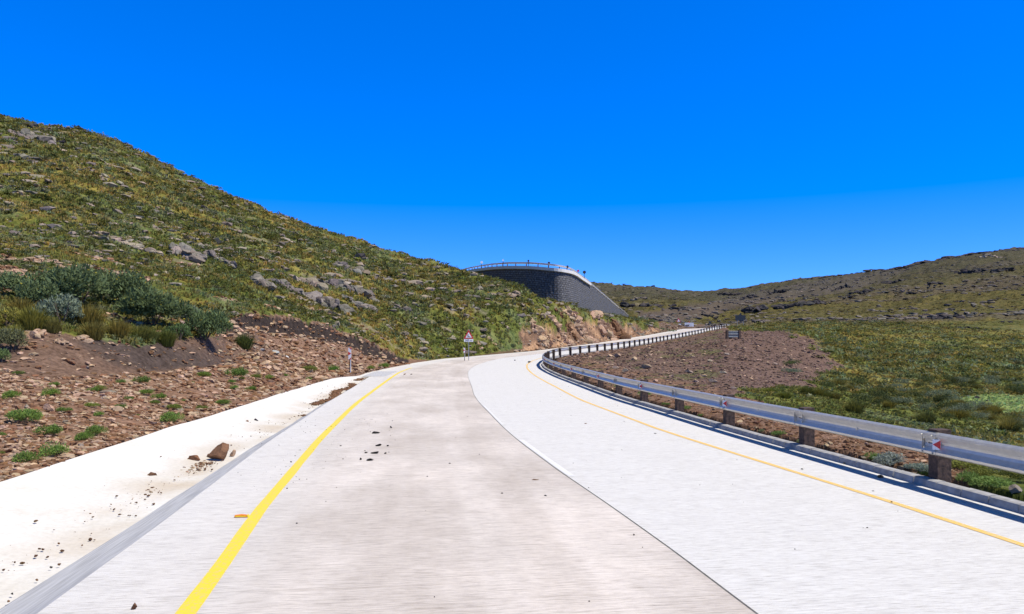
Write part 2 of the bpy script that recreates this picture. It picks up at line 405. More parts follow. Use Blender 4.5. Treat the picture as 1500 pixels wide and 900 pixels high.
def empty(name, loc, rz=0.):
    o = bpy.data.objects.new(name, None); COL.objects.link(o); o.location = loc; o.rotation_euler = (0, 0, rz); o.empty_display_size = .2
    return o
class MB:
    def __init__(s): s.v = []; s.f = []
    def quad(s, *p):
        n = len(s.v); s.v += p; s.f.append(tuple(range(n, n+len(p))))
    def box(s, c, size, rz=0., bev=0.):
        cx, cy, cz = c; a, b_, h = [q/2 for q in size]; n = len(s.v)
        ca, sa = math.cos(rz), math.sin(rz)
        for dz in (-h, h):
            for dx, dy in ((-a, -b_), (a, -b_), (a, b_), (-a, b_)):
                s.v.append((cx+dx*ca-dy*sa, cy+dx*sa+dy*ca, cz+dz))
        for f in ((3, 2, 1, 0), (4, 5, 6, 7), (0, 1, 5, 4), (1, 2, 6, 5), (2, 3, 7, 6), (3, 0, 4, 7)): s.f.append(tuple(n+i for i in f))
    def cyl(s, p, q, r, k=8, r2=None):
        p = np.array(p, float); q = np.array(q, float); d = q-p; d /= np.linalg.norm(d)
        u = np.cross(d, (0, 0, 1) if abs(d[2]) < .9 else (1, 0, 0)); u /= np.linalg.norm(u); w = np.cross(d, u); n = len(s.v)
        for c, rr in ((p, r), (q, r if r2 is None else r2)):
            for i in range(k):
                a = 2*math.pi*i/k; s.v.append(tuple(c+rr*(u*math.cos(a)+w*math.sin(a))))
        for i in range(k): s.f.append((n+i, n+(i+1) % k, n+k+(i+1) % k, n+k+i))
        s.f.append(tuple(n+i for i in range(k))[::-1]); s.f.append(tuple(n+k+i for i in range(k)))
    def prism(s, pts, y0, y1):
        """outline in x,z thickened along y"""
        n = len(s.v); k = len(pts)
        for y in (y0, y1):
            for x, z in pts: s.v.append((x, y, z))
        s.f.append(tuple(n+i for i in range(k))); s.f.append(tuple(n+k+i for i in range(k))[::-1])
        for i in range(k): s.f.append((n+i, n+k+i, n+k+(i+1) % k, n+(i+1) % k))
    def build(s, name, mat, parent=None, loc=None, bevel=0.):
        me = bpy.data.meshes.new(name); me.from_pydata([tuple(map(float, p)) for p in s.v], [], s.f); me.update()
        me.materials.append(mat)
        o = link(name, me, parent, loc)
        if bevel:
            b = o.modifiers.new('b', 'BEVEL'); b.width = bevel; b.segments = 2; b.limit_method = 'ANGLE'
        return o

def ico(sub):
    t = (1+5**.5)/2
    v = np.array([(-1,t,0),(1,t,0),(-1,-t,0),(1,-t,0),(0,-1,t),(0,1,t),(0,-1,-t),(0,1,-t),(t,0,-1),(t,0,1),(-t,0,-1),(-t,0,1)], float)
    f = [(0,11,5),(0,5,1),(0,1,7),(0,7,10),(0,10,11),(1,5,9),(5,11,4),(11,10,2),(10,7,6),(7,1,8),(3,9,4),(3,4,2),(3,2,6),(3,6,8),(3,8,9),(4,9,5),(2,4,11),(6,2,10),(8,6,7),(9,8,1)]
    v /= np.linalg.norm(v, axis=1)[:, None]; v = list(map(tuple, v))
    for _ in range(sub):
        c = {}; nf = []
        def mid(a, b):
            k = (min(a, b), max(a, b))
            if k not in c:
                p = (np.array(v[a])+np.array(v[b])); p /= np.linalg.norm(p); v.append(tuple(p)); c[k] = len(v)-1
            return c[k]
        for a, b, d in f:
            x, y, z = mid(a, b), mid(b, d), mid(d, a); nf += [(a, x, z), (b, y, x), (d, z, y), (x, y, z)]
        f = nf
    return np.array(v), np.array(f)
ICO = {k: ico(k) for k in (0, 1, 2, 3)}
def rock_tpl(sub, seed, planes=9, flat=.7, rough=.04):
    r = np.random.default_rng(seed); v, f = ICO[sub]; v = v.copy()
    for _ in range(planes):
        n = r.normal(size=3); n /= np.linalg.norm(n); d = r.uniform(.32, .66)
        e = v@n-d; v = v-np.outer(np.maximum(e, 0), n)
    if rough: v += (r.random(v.shape)-.5)*rough*2*(1 if sub > 1 else .5)
    v /= np.abs(v).max(axis=0)*.95
    v *= (1, r.uniform(.6, .95), flat*r.uniform(.7, 1.1))
    return v, f
ROCK0 = [rock_tpl(0, i, 3, .7, .12) for i in range(8)]
ROCK1 = [rock_tpl(1, 20+i, 7, .7, .03) for i in range(10)]
ROCK2 = [rock_tpl(2, 50+i, 9, .8, .035) for i in range(10)]
ROCK3 = [rock_tpl(3, 80+i, 20, .8, .012) for i in range(6)]
for v_, f_ in ROCK3:
    z_ = (v_[:, 2]-v_[:, 2].min())/np.ptp(v_[:, 2]); v_[:, 0] = v_[:, 0]*(1.12-.5*z_)+.12*z_; v_[:, 1] *= (1.1-.45*z_)
def tussock_tpl(n, seed, spread=.55, droop=.3, w=.05):
    r = np.random.default_rng(seed); V = []; Fc = []; S = []
    for i in range(n):
        a = r.uniform(0, 6.283); q = r.uniform(.1, 1)**.7; rb = .28*q
        tip = spread*q*r.uniform(.6, 1.1); h = r.uniform(.6, 1)*(1-droop*q*q)
        wa = a+1.57+r.normal()*.6; bx, by = rb*math.cos(a), rb*math.sin(a); ww = w*r.uniform(.6, 1.4)
        k = len(V)
        m = .55; mx, my = bx+(tip*math.cos(a)-bx)*m*.7, by+(tip*math.sin(a)-by)*m*.7
        V += [(bx-ww*math.cos(wa), by-ww*math.sin(wa), -.05), (bx+ww*math.cos(wa), by+ww*math.sin(wa), -.05),
              (mx+ww*.8*math.cos(wa), my+ww*.8*math.sin(wa), h*.62), (mx-ww*.8*math.cos(wa), my-ww*.8*math.sin(wa), h*.62), (tip*math.cos(a), tip*math.sin(a), h)]
        Fc += [(k, k+1, k+2), (k, k+2, k+3), (k+3, k+2, k+4)]
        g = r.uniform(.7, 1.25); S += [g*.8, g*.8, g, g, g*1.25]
    return np.array(V), np.array(Fc), np.array(S)
def leafball_tpl(n, seed, size=.12, lobes=5, flat=.8, up=.3):
    """leaf clumps through the volume of several overlapping lobes (unit radius, base at z=0)"""
    r = np.random.default_rng(seed)
    c = [(0, 0, .45, .55)]+[(math.cos(a)*d, math.sin(a)*d, r.uniform(.25, .6), r.uniform(.3, .5)) for a, d in zip(r.uniform(0, 6.28, lobes), r.uniform(.35, .6, lobes))]
    V = np.zeros((n*3, 3)); S = np.zeros(n*3)
    for i in range(n):
        cx, cy, cz, cr = c[r.integers(len(c))]
        d = r.normal(size=3); d[2] = abs(d[2])*.9-.2; d /= np.linalg.norm(d)
        p = np.array((cx, cy, cz))+d*cr*r.uniform(.55, 1.05)
        u = r.normal(size=3); u /= np.linalg.norm(u); w = np.cross(u, d+(0, 0, up)+r.normal(size=3)*.5); w /= np.linalg.norm(w)+1e-9
        s = size*r.uniform(.6, 1.4)
        V[i*3] = p-u*s*.35; V[i*3+1] = p+u*s*.35; V[i*3+2] = p+(d*.6+w*.8+(0, 0, up))*s
        S[i*3:i*3+3] = r.uniform(.65, 1.3)
    V[:, 2] = np.maximum(V[:, 2]*flat, -.05)
    return V, np.arange(n*3).reshape(-1, 3), S
TUS = [tussock_tpl(26, 100+i) for i in range(6)]
TUSL = [tussock_tpl(9, 120+i, w=.10) for i in range(6)]
TUSN = [tussock_tpl(260, 140+i, w=.012) for i in range(3)]
SHR = [leafball_tpl(70, 200+i, .26) for i in range(6)]
SHRL = [leafball_tpl(22, 220+i, .5) for i in range(6)]
SHRN = [leafball_tpl(900, 240+i, .085) for i in range(3)]
def assemble(tpls, idx, pos, scale, rz, tint, tilt=None):
    Vs, Fs, Ts = [], [], []; base = 0
    for k, t in enumerate(tpls):
        m = np.nonzero(idx == k)[0]
        if not len(m): continue
        v, f = t[0], t[1]; sh = t[2] if len(t) > 2 else np.ones(len(v))
        P = v[None]*scale[m][:, None, :]
        if tilt is not None:
            tx = tilt[m, 0][:, None]; c, s = np.cos(tx), np.sin(tx)
            y, z = P[..., 1]*c-P[..., 2]*s, P[..., 1]*s+P[..., 2]*c; P = np.stack([P[..., 0], y, z], -1)
        c, s = np.cos(rz[m])[:, None], np.sin(rz[m])[:, None]
        P = np.stack([P[..., 0]*c-P[..., 1]*s, P[..., 0]*s+P[..., 1]*c, P[..., 2]], -1)+pos[m][:, None, :]
        Vs.append(P.reshape(-1, 3)); Fs.append((f[None]+base+(np.arange(len(m))*len(v))[:, None, None]).reshape(-1, 3))
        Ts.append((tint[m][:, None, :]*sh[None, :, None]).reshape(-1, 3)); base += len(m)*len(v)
    return np.vstack(Vs), np.vstack(Fs), np.vstack(Ts)
def bulk(name, tpls, pos, scale, tint, mat, label, cat, kind='stuff', tilt=None, r=rng):
    n = len(pos); scale = np.asarray(scale, float)
    if scale.ndim == 1: scale = np.repeat(scale[:, None], 3, 1)
    V, Fc, Tn = assemble(tpls, r.integers(0, len(tpls), n), np.asarray(pos, float), scale, r.uniform(0, 6.283, n), np.asarray(tint, float), tilt)
    return tag(link(name, np_mesh(name, V, Fc, mat, Tn)), label, cat, None, kind)

def inpoly(px, py, poly):
    p = np.array(poly, float); x, y = px, py; c = np.zeros(np.shape(px), bool); j = len(p)-1
    for i in range(len(p)):
        xi, yi = p[i]; xj, yj = p[j]
        c ^= ((yi > y) != (yj > y)) & (x < (xj-xi)*(y-yi)/(yj-yi+1e-12)+xi); j = i
    return c

# ------------------------------------------------------------------ ground colour zones (bare soil, scree, cut face, turf)
GREEN = np.array((.100, .112, .028)); OLIVE = np.array((.172, .148, .040)); SAGE = np.array((.125, .150, .072)); FARG = np.array((.088, .076, .030))
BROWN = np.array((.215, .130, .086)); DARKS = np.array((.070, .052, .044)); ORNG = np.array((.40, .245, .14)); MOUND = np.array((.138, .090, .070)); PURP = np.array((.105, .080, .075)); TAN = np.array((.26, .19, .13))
def zone(X, Y, Zv):
    """soil amount 0..1 and colour at ground points"""
    px, py = proj(X, Y, Zv); I, D = road_coord(X, Y)
    jx = (fbm(X*.5, Y*.5, 41)-.5); q = px+jx*22; w = py+(fbm(X*.7, Y*.7, 43)-.5)*10
    n = fbm(X*.12, Y*.12, 51, 4); n2 = fbm(X*.35+9, Y*.35, 53, 4)
    g = GREEN*(1-sst(.42, .62, n)[:, None])+OLIVE*sst(.42, .62, n)[:, None]
    s2 = sst(.52, .68, n2)[:, None]*.7; g = g*(1-s2)+SAGE*s2
    fr = sst(130, 300, Y)[:, None]*(px > 860)[:, None]; g = g*(1-fr)+(FARG*(.8+.5*n[:, None]))*fr
    soil = np.zeros(len(X)); col = g.copy()
    def put(mask, amt, c):
        nonlocal col, soil
        a = np.where(mask, amt, 0)[:, None]; col = col*(1-a)+c*a; soil = np.maximum(soil*(1-a[:, 0]), a[:, 0])
    L2y = l2Y(px); L1y = l1Y(px)
    left = (D > 5) & (px < 1068)
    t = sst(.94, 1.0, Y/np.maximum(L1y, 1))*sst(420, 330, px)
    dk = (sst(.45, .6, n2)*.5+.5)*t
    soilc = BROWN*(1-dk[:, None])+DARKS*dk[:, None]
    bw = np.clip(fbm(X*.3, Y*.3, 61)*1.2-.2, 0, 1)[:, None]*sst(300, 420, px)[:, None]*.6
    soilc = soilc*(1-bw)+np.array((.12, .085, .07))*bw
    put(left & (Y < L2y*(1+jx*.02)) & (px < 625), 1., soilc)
    put(left & (Y > L2y*.958) & (Y < L2y*.995) & (px > 330) & (px < 600), 1., DARKS*.55)  # soil face under the turf lip, with the overhang's shade painted into its colour
    put(left & (Y < L2y*.985) & (px >= 625) & (px < 765), .85, np.array((.12, .075, .05)))
    c1 = sst(.32, .56, fbm(X*.9, Zv*1.5+Y*.4, 71))[:, None]
    put(left & (Y < L2y*(1.020+.04*(fbm(X*.3, Y*.3, 99)-.5))) & (px >= 765+jx*30) & (px < 965), 1., ORNG*(1-c1)+BROWN*.7*c1)
    put(left & (Y < L1y*1.0) & (px >= 765) & (px < 965), 1., BROWN*.8)
    put(left & (Y < L2y*1.1) & (px >= 965), .9, MOUND)
    # right-hand side
    right = D < -.2
    front = right & (px > 770) & (Y < np.where(px < 1066, 215, 170))
    put(front & (px < 1066), .97, MOUND*(.75+.6*n2[:, None]))
    put(front & inpoly(px+jx*70+(vn(X*2, Y*2, 12)-.5)*26, py+(fbm(X*.4, Y*.4, 48)-.5)*34*sst(495, 525, py), [(1040,476),(1160,484),(1205,505),(1235,540),(1190,562),(1120,572),(1060,580),(1040,600)]), 1., MOUND)
    put(front & (D > -4.5+jx*3) & (px < 1420), .95, BROWN*.85)
    put(front & inpoly(q, w, [(990,585),(1060,582),(1130,600),(1230,640),(1330,690),(1330,720),(990,640)]) & (Y < 30), .95, BROWN*.85)
    put(front & (px > 820) & (px < 1060) & (fbm(X*.4, Y*.6, 77) > .62), .6, np.array((.10, .11, .04)))
    # scree on the near hill, pale ledges
    put((px < 75) & inpoly(q, w, [(-60,385),(20,392),(70,405),(30,425),(-60,440)]) & (Y > 25) & (Y < 80), .9, np.array((.33, .22, .16)))
    hl = (px < 950) & (Y > L2y*1.02)
    put(hl & (fbm(X*.25, Y*.25+Zv*.5, 81) > .70), .6, np.array((.22, .18, .14)))
    # far side: purple scree band and pale patches
    fa = (Y > 230) & (px > 860)
    put(fa & inpoly(q, w, [(1010,470),(930,478),(935,458),(1020,446),(1120,425),(1250,402),(1340,392),(1260,424),(1150,440),(1080,452)]), .75, PURP)
    put(fa & (fbm(X*.012+3, Y*.03, 83, 4) > .58), .45, PURP)
    gn = right & (Y > 30) & (Y < 130)
    put(gn & inpoly(px, py, [(1395,583),(1440,578),(1560,580),(1560,612),(1420,602)]), .0, GREEN)
    lg = (gn & inpoly(q, w, [(1395,583),(1440,578),(1560,580),(1560,612),(1420,602)]))
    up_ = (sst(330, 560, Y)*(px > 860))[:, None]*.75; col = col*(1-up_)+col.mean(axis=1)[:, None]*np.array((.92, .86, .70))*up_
    col = np.where(lg[:, None], np.array((.20, .26, .10)), col)
    lg2 = (gn & inpoly(q, w, [(1380,525),(1560,540),(1560,553),(1380,541)]))
    col = np.where(lg2[:, None], np.array((.19, .24, .12)), col)
    return soil, col

# ------------------------------------------------------------------ ground sheet
PXM = np.r_[np.arange(-900, -24, 16), np.arange(-24, 1526, 2.6), np.arange(1530, 2600, 16)]
YM = np.exp(np.linspace(math.log(1.2), math.log(1400), 640))
XX = ((PXM-CX)/F)[:, None]*YM[None]; YY = np.repeat(YM[None], len(PXM), 0)
ZZ = Z(XX, YY)
nI, nJ = XX.shape
idx = np.arange(nI*nJ).reshape(nI, nJ)
Q = np.stack([idx[:-1, :-1], idx[1:, :-1], idx[1:, 1:], idx[:-1, 1:]], -1).reshape(-1, 4)
V = np.stack([XX.ravel(), YY.ravel(), ZZ.ravel()], 1)
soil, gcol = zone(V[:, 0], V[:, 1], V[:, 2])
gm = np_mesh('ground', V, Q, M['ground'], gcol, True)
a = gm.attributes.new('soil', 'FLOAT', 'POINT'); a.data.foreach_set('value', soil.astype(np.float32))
tag(link('ground', gm), kind='structure')
mb = MB(); mb.quad((-6000, -6000, -45), (6000, -6000, -45), (6000, 6000, -45), (-6000, 6000, -45))
o = mb.build('terrain', M['ground']); tag(o, kind='structure')
me = o.data; a = me.color_attributes.new('tint', 'FLOAT_COLOR', 'POINT')
for d in a.data: d.color = (*FARG, 1)

# ------------------------------------------------------------------ road, drain, kerb, markings
def strip(name, rows, mat, lo=0, hi=None, step=2, extra=None, kind='structure', smooth=False):
    """rows: list of functions i -> (offset, dz); builds a sheet along the road"""
    hi = len(SS)-1 if hi is None else hi
    ids = list(range(lo, hi+1, step)); V = []; UV = []; nr = len(rows)
    for i in ids:
        for r_ in rows:
            d, dz = r_(i); V.append(line_pt(i, d, dz)); UV.append((d, SS[i]))
    Fc = []
    for a_ in range(len(ids)-1):
        for b_ in range(nr-1):
            k = a_*nr+b_; Fc.append((k, k+1, k+nr+1, k+nr)[::-1])
    me = np_mesh(name, V, Fc, mat, smooth=smooth)
    uv = me.uv_layers.new(name='road'); li = np.zeros(len(me.loops), np.int32); me.loops.foreach_get('vertex_index', li)
    uv.data.foreach_set('uv', np.array(UV, np.float32)[li].ravel())
    o = link(name, me); tag(o, kind=kind)
    if extra:
        at = me.attributes.new(extra[0], 'FLOAT', 'POINT'); at.data.foreach_set('value', np.array([extra[1](i, j) for i in ids for j in range(nr)], np.float32))
    return o
iY = lambda y: int(np.argmin(np.abs(RL[:, 1]-y)))
slab = lambda a_, b_, k: (lambda i: (a_(i)+(b_(i)-a_(i))*k, 0))
K_ = lambda i: .14; C_ = lambda i: O_C[i]; S_ = lambda i: O_SL[i]
rowsR = [slab(K_, C_, t) for t in np.linspace(0, 1, 6)]
strip('road', rowsR, M['road'], extra=('lane', lambda i, j: 0.))
rowsL = [slab(lambda i: O_C[i]+.012, S_, t) for t in np.linspace(0, 1, 7)]
strip('road', rowsL, M['road'], extra=('lane', lambda i, j: [1, 1, 1, 1, .9, .35, .1][j]))
strip('road_joint', [lambda i: (O_C[i]-.02, -.012), lambda i: (O_C[i]+.03, -.012)], M['joint'])
strip('road_joint', [lambda i: (O_C[i]+.0, .003), lambda i: (O_C[i]+.016, .003)], M['joint'], hi=iY(40))
def wob(i, s, a_): return (float(vn(SS[i]*.8, s, s))-.5)*a_
def line(name, off_, w, mat, y0, y1, dz=.004):
    strip(name, [lambda i: (off_(i)-w/2+wob(i, 3, .012), dz), lambda i: (off_(i)+w/2+wob(i, 5, .012), dz)], mat, lo=iY(y0) if y0 > -9 else 0, hi=iY(y1) if y1 < 230 else None)
line('yellow_line', lambda i: O_YL[i], .16, M['yellow'], -9, 58)
line('yellow_line', lambda i: O_YR[i], .11, M['amber'], -9, 80)
line('white_line', lambda i: O_C[i]-.07, .11, M['wline'], 12.6, 17)
line('white_line', lambda i: O_C[i]-.05, .07, M['wline'], 20, 26)
# side drain: trowelled fall, dished floor, wide apron
dend = iY(45.5)
def bandw(i): return float(np.interp(RL[i, 1], [0, 8, 14, 20, 40, 46], [.62, .56, .44, .33, .18, .08]))
def bdrop(i): return float(np.interp(RL[i, 1], [0, 20, 40, 46], [-.15, -.14, -.10, -.02]))
strip('drain_edge', [lambda i: (O_SL[i], 0.), lambda i: (O_SL[i]+.02+wob(i, 8, .03), -.012), lambda i: (O_SL[i]+bandw(i)*.6, bdrop(i)*.6), lambda i: (O_SL[i]+bandw(i)+wob(i, 11, .03), bdrop(i))], M['band'], hi=dend, smooth=True)
def drow(t):
    def f(i):
        a_ = O_SL[i]+bandw(i)+wob(i, 11, .03); b_ = O_DR[i]+wob(i, 13, .10)+wob(i//6, 15, .05)
        bz = bdrop(i); top = float(np.interp(RL[i, 1], [0, 40, 46], [.25, .22, .03]))
        z = bz+(top-bz)*(t**1.6)
        return a_+(b_-a_)*t, z
    return f
ts = [0, .12, .25, .4, .55, .7, .85, 1.]
def dirtf(i, j):
    x, y, _ = line_pt(i, drow(ts[j])(i)[0])
    return float(np.clip((fbm(x*1.3, y*1.3, 91, 4)-.30)*3.0, 0, 1)*np.interp(ts[j], [0, .1, .3, .45, .6], [.7, .9, .7, .25, .0]))*.9
rows = [drow(t) for t in ts]
rows.append(lambda i: (O_DR[i]+wob(i, 13, .10)+wob(i//6, 15, .05)+.03, float(np.interp(RL[i, 1], [0, 40, 46], [.25, .22, .03]))-.35))
ts.append(1.)
strip('drainage_channel', rows, M['drain'], hi=dend, extra=('dirt', dirtf), smooth=False)
strip('road_shoulder', [lambda i: (O_SL[i], -.005), lambda i: (O_DR[i]+.25+wob(i, 17, .15), .0), lambda i: (O_DR[i]+.3, -.5)], M['drain'], lo=dend, extra=('dirt', lambda i, j: .25*float(vn(SS[i]*.3, 2, 4))))
# patch where the drain ends
i0, i1 = iY(46), iY(52)
strip('concrete_patch', [lambda i: (O_SL[i]-.9, .006), lambda i: (O_SL[i]+.5, .012)], M['band'], lo=i0, hi=i1)
# kerb in short precast blocks
mb = MB(); s = 1.; blk = 0
while s < SS[-1]-1:
    near = s < 75; Lb = .5 if near else 3.; g = .006 if near else .02
    if near and blk % 8 == 7: g = .02
    a_, b_ = s+g, s+Lb-g; n0 = len(mb.v); jit = random.uniform(-.006, .006); jz = random.uniform(-.004, .004)
    for q in (a_, b_):
        f0 = q/.25; i = int(f0); t = f0-i
        def P(d, z):
            p = np.array(line_pt(i, d+jit, z+jz)); p2 = np.array(line_pt(min(i+1, len(SS)-1), d+jit, z+jz)); return tuple(p*(1-t)+p2*t)
        mb.v += [P(.255, -.05), P(.255, .0), P(.235, .095), P(.20, .108), P(.10, .112), P(.085, .10), P(.08, -.1)]
    for k in range(6): mb.f.append((n0+k, n0+k+1, n0+8+k, n0+7+k)[::-1])
    mb.f.append(tuple(n0+k for k in range(7))); mb.f.append(tuple(n0+7+k for k in range(7))[::-1])
    s += Lb; blk += 1
kb = mb.build('kerb', M['kerb']); tag(kb, kind='structure')
strip('kerb_base', [lambda i: (.20, .012), lambda i: (.09, .012)], M['joint'])

# ------------------------------------------------------------------ guard rail
gr = empty('guard_rail', (RL[station(14), 0], RL[station(14), 1], 0))
tag(gr, 'long galvanised steel guard rail on dark timber posts along the right road edge', 'guard rail')
gr_inv = np.array(gr.location)
PROF = [(.105, .80), (.125, .802), (.182, .778), (.186, .745), (.128, .672), (.112, .632), (.128, .592), (.186, .52), (.182, .487), (.125, .462), (.105, .464)]
PROF2 = [(d-.006, z) for d, z in PROF]
def fpt(s, d, z):
    f0 = s/.25; i = int(f0); t = f0-i; i2 = min(i+1, len(SS)-1)
    return np.array(line_pt(i, d, z))*(1-t)+np.array(line_pt(i2, d, z))*t
def beam(s0, s1, lift, n=8):
    mb = MB(); loop = [(d+lift, z) for d, z in PROF]+[(d+lift, z) for d, z in PROF2[::-1]]; k = len(loop)
    for q in np.linspace(s0, s1, n+1):
        for d, z in loop: mb.v.append(tuple(fpt(q, d, z)-gr_inv))
    for a_ in range(n):
        for b_ in range(k):
            p = a_*k+b_; p2 = a_*k+(b_+1) % k; mb.f.append((p, p2, p2+k, p+k))
    mb.f.append(tuple(range(k))); mb.f.append(tuple(n*k+i for i in range(k))[::-1])
    t = s0+.12
    if s0 < 60:
        for ds in (.06, .28):
            for dz, dd in ((.752, .19), (.50, .19), (.70, .15), (.56, .15)):
                p = fpt(s0+ds, dd+lift, dz)-gr_inv; nl = NL[station(s0)]
                mb.cyl(p, p+np.array((nl[0]*.012, nl[1]*.012, 0)), .016, 6)
        p = fpt((s0+s1)/2, .115+lift, .632)-gr_inv; nl = NL[station(s0)]; mb.cyl(p, p+np.array((nl[0]*.02, nl[1]*.02, 0)), .02, 6)
    return mb.build('beam', M['galv'], gr)
# find s of the post at y=11
s11 = SS[int(np.argmin(np.abs(RL[:, 1]-11)))]
s = s11-3.81*4; k = 0
while s < SS[iY(206)]+4:
    i = station(s)
    rz = math.atan2(TG[i, 1], TG[i, 0])
    b_ = s+3.81
    if s > 0:
        beam(max(s-.15-.0, 0), min(b_+.15, SS[-1]-.3), .0 if k % 2 else .0075, 8 if s < 100 else 4)
        x, y, z = fpt(s, 0, 0)-gr_inv
        mb = MB(); mb.box((0, 0, .17), (.2, .23, 1.34), 0)
        p = mb.build('post', M['wood'], gr, (x, y, z), .008 if s < 60 else 0); p.rotation_euler = (R(random.uniform(-.8, .8)), R(random.uniform(-.8, .8)), rz)
        if s < 70:
            mb = MB(); x, y, z = fpt(s, .10+.0, .0)-gr_inv; mb.box((0, 0, .64), (.15, .045, .34), 0)
            mb.build('spacer_block', M['wood'], gr, (x, y, z)).rotation_euler = (0, 0, rz)
            if k % 2 == 0 and s < 82:
                # small white plate with a red arrow head standing out of the beam trough
                pl = MB(); ar = MB(); x, y, z = fpt(s-.16, .17, .632)-gr_inv
                pl.prism([(-.055, -.075), (.055, -.075), (.055, .075), (-.055, .075)], -.003, .003)
                ar.prism([(-.052, 0), (.05, -.068), (.05, .068)], -.006, -.0035)
                ang = rz-math.pi/2-.75-math.pi
                r1 = pl.build('reflector', M['white'], gr, (x, y, z)); r1.rotation_euler = (0, 0, ang+math.pi)
                ar.build('arrow', M['red'], r1)
    s = b_; k += 1

# short guard rail piece standing on the rubble
x0, y0, z0 = hit(1074, 496, 45, 130)
g2 = empty('guard_rail_section', (x0, y0, z0), R(14)); sc = y0/F
tag(g2, 'short weathered double guard rail section between two dark posts on the rubble mound', 'guard rail')
for sx in (-1.0, 1.0):
    mb = MB(); mb.box((sx*10*sc, 0, 5.5*sc), (3.2*sc, 3*sc, 13*sc)); mb.build('post', M['wood'], g2)
for kz in (0, 1):
    mb = MB(); h = 4.6*sc; b0 = 1.2*sc+kz*4.9*sc
    pr = [(0, b0), (-.08, b0+.1*h), (-.08, b0+.25*h), (-.01, b0+.5*h), (-.08, b0+.75*h), (-.08, b0+.9*h), (0, b0+h), (.02, b0+h), (.02, b0)]
    n = len(pr)
    for xx in (-8.3*sc, 8.3*sc):
        for d, z in pr: mb.v.append((xx, d, z))
    for j in range(n): mb.f.append((j, (j+1) % n, n+(j+1) % n, n+j))
    mb.f.append(tuple(range(n))); mb.f.append(tuple(range(n, 2*n))[::-1])
    mb.build('beam', M['dull'], g2)

# ------------------------------------------------------------------ retaining wall of the upper hairpin
WK = np.array([(-30,205,18.6),(-16,193,19.4),(-11.6,186,20.1),(-8,174,19.45),(-4.5,163,18.75),(-1.0,155,18.15),(3.9,149.5,17.55),(9.2,146.5,16.75),(11.6,149.5,16.6),(13.2,156,16.7),(15,165,16.75),(18.3,180,16.8),(25.4,215,16.6),(35.5,260,15.7),(49.5,320,14.0),(60,362,12.4)])
wd, WL = densify(WK, .8)
WT = np.gradient(WL[:, :2], axis=0); WT /= np.linalg.norm(WT, axis=1)[:, None]
WO = np.stack([WT[:, 1], -WT[:, 0]], 1)     # outward
wall = empty('retaining_wall', (WL[40, 0], WL[40, 1], 6)); w0 = np.array(wall.location)
tag(wall, 'tall curved retaining wall of dark stone blocks under the upper road bend', 'retaining wall')
HR = np.linspace(0, 1, 10); V = []; UV = []
for i in range(len(WL)):
    for h in HR:
        dz = h*26; jit = (float(vn(wd[i]*.9, dz*1.2, 6))-.5)*.25
        V.append((WL[i, 0]+WO[i, 0]*(dz*.06+jit)-w0[0], WL[i, 1]+WO[i, 1]*(dz*.06+jit)-w0[1], WL[i, 2]-dz-w0[2])); UV.append((wd[i], dz))
n = len(HR); Fc = [(i*n+j, i*n+j+1, (i+1)*n+j+1, (i+1)*n+j) for i in range(len(WL)-1) for j in range(n-1)]
me = np_mesh('wall_face', V, Fc, M['wall']); uv = me.uv_layers.new(name='wall'); li = np.zeros(len(me.loops), np.int32); me.loops.foreach_get('vertex_index', li)
uv.data.foreach_set('uv', np.array(UV, np.float32)[li].ravel()); link('wall_face', me, wall)
def along(K, Oo, loop, org, name, mat, parent, lo=0, hi=None):
    hi = len(K) if hi is None else hi; mb = MB(); k = len(loop)
    for i in range(lo, hi):
        for d, z in loop: mb.v.append((K[i, 0]+Oo[i, 0]*d-org[0], K[i, 1]+Oo[i, 1]*d-org[1], K[i, 2]+z-org[2]))
    for a_ in range(hi-lo-1):
        for b_ in range(k): mb.f.append((a_*k+b_, a_*k+(b_+1) % k, (a_+1)*k+(b_+1) % k, (a_+1)*k+b_))
    mb.f.append(tuple(range(k))); mb.f.append(tuple((hi-lo-1)*k+i for i in range(k))[::-1])
    return mb.build(name, mat, parent)
along(WL, WO, [(.45, .05), (.45, -.55), (-.3, -.55), (-.3, .05)], w0, 'coping', M['drain'], wall, 0, int(np.nonzero(WL[:, 1]/1. > 0)[0][-1]) if False else int([q for q in range(len(WL)) if WL[q, 0]/WL[q, 1]*F+CX > 864][0]))
ug = empty('guard_rail', (WL[40, 0], WL[40, 1], WL[40, 2])); u0 = np.array(ug.location)
tag(ug, 'small distant guard rail round the top of the dark retaining wall against the sky', 'guard rail')
along(WL, WO, [(-.35, .62), (-.27, .60), (-.27, .5), (-.34, .43), (-.27, .36), (-.27, .26), (-.35, .24), (-.38, .24), (-.38, .62)], u0+np.array((0, 0, -.25)), 'beam', M['galv'], ug)
c = 0
for s in np.arange(14, wd[-1]-6, 3.0):
    i = int(s/.8)
    if WL[i, 1] > 250 or c > 88: continue
    mb = MB(); mb.box((0, 0, .3), (.2, .2, 1.1)); p = mb.build('post', M['wood'], ug, (WL[i, 0]-WO[i, 0]*.5-u0[0], WL[i, 1]-WO[i, 1]*.5-u0[1], WL[i, 2]-u0[2])); c += 1
# the upper carriageway between the two arms of the wall
tip = int(np.argmin(WL[:, 1])); V = []; nn = 16
for k in range(90):
    a_ = WL[max(0, tip-int(k*.62))]; b_ = WL[min(len(WL)-1, tip+k*2)]
    for t in np.linspace(0, 1, nn): V.append(tuple(a_*(1-t)+b_*t-np.array((0, 0, .04))))
Fc = [(i*nn+j, i*nn+j+1, (i+1)*nn+j+1, (i+1)*nn+j) for i in range(89) for j in range(nn-1)]
me = np_mesh('upper_road', V, Fc, M['drain']); tag(link('upper_road', me), kind='structure')

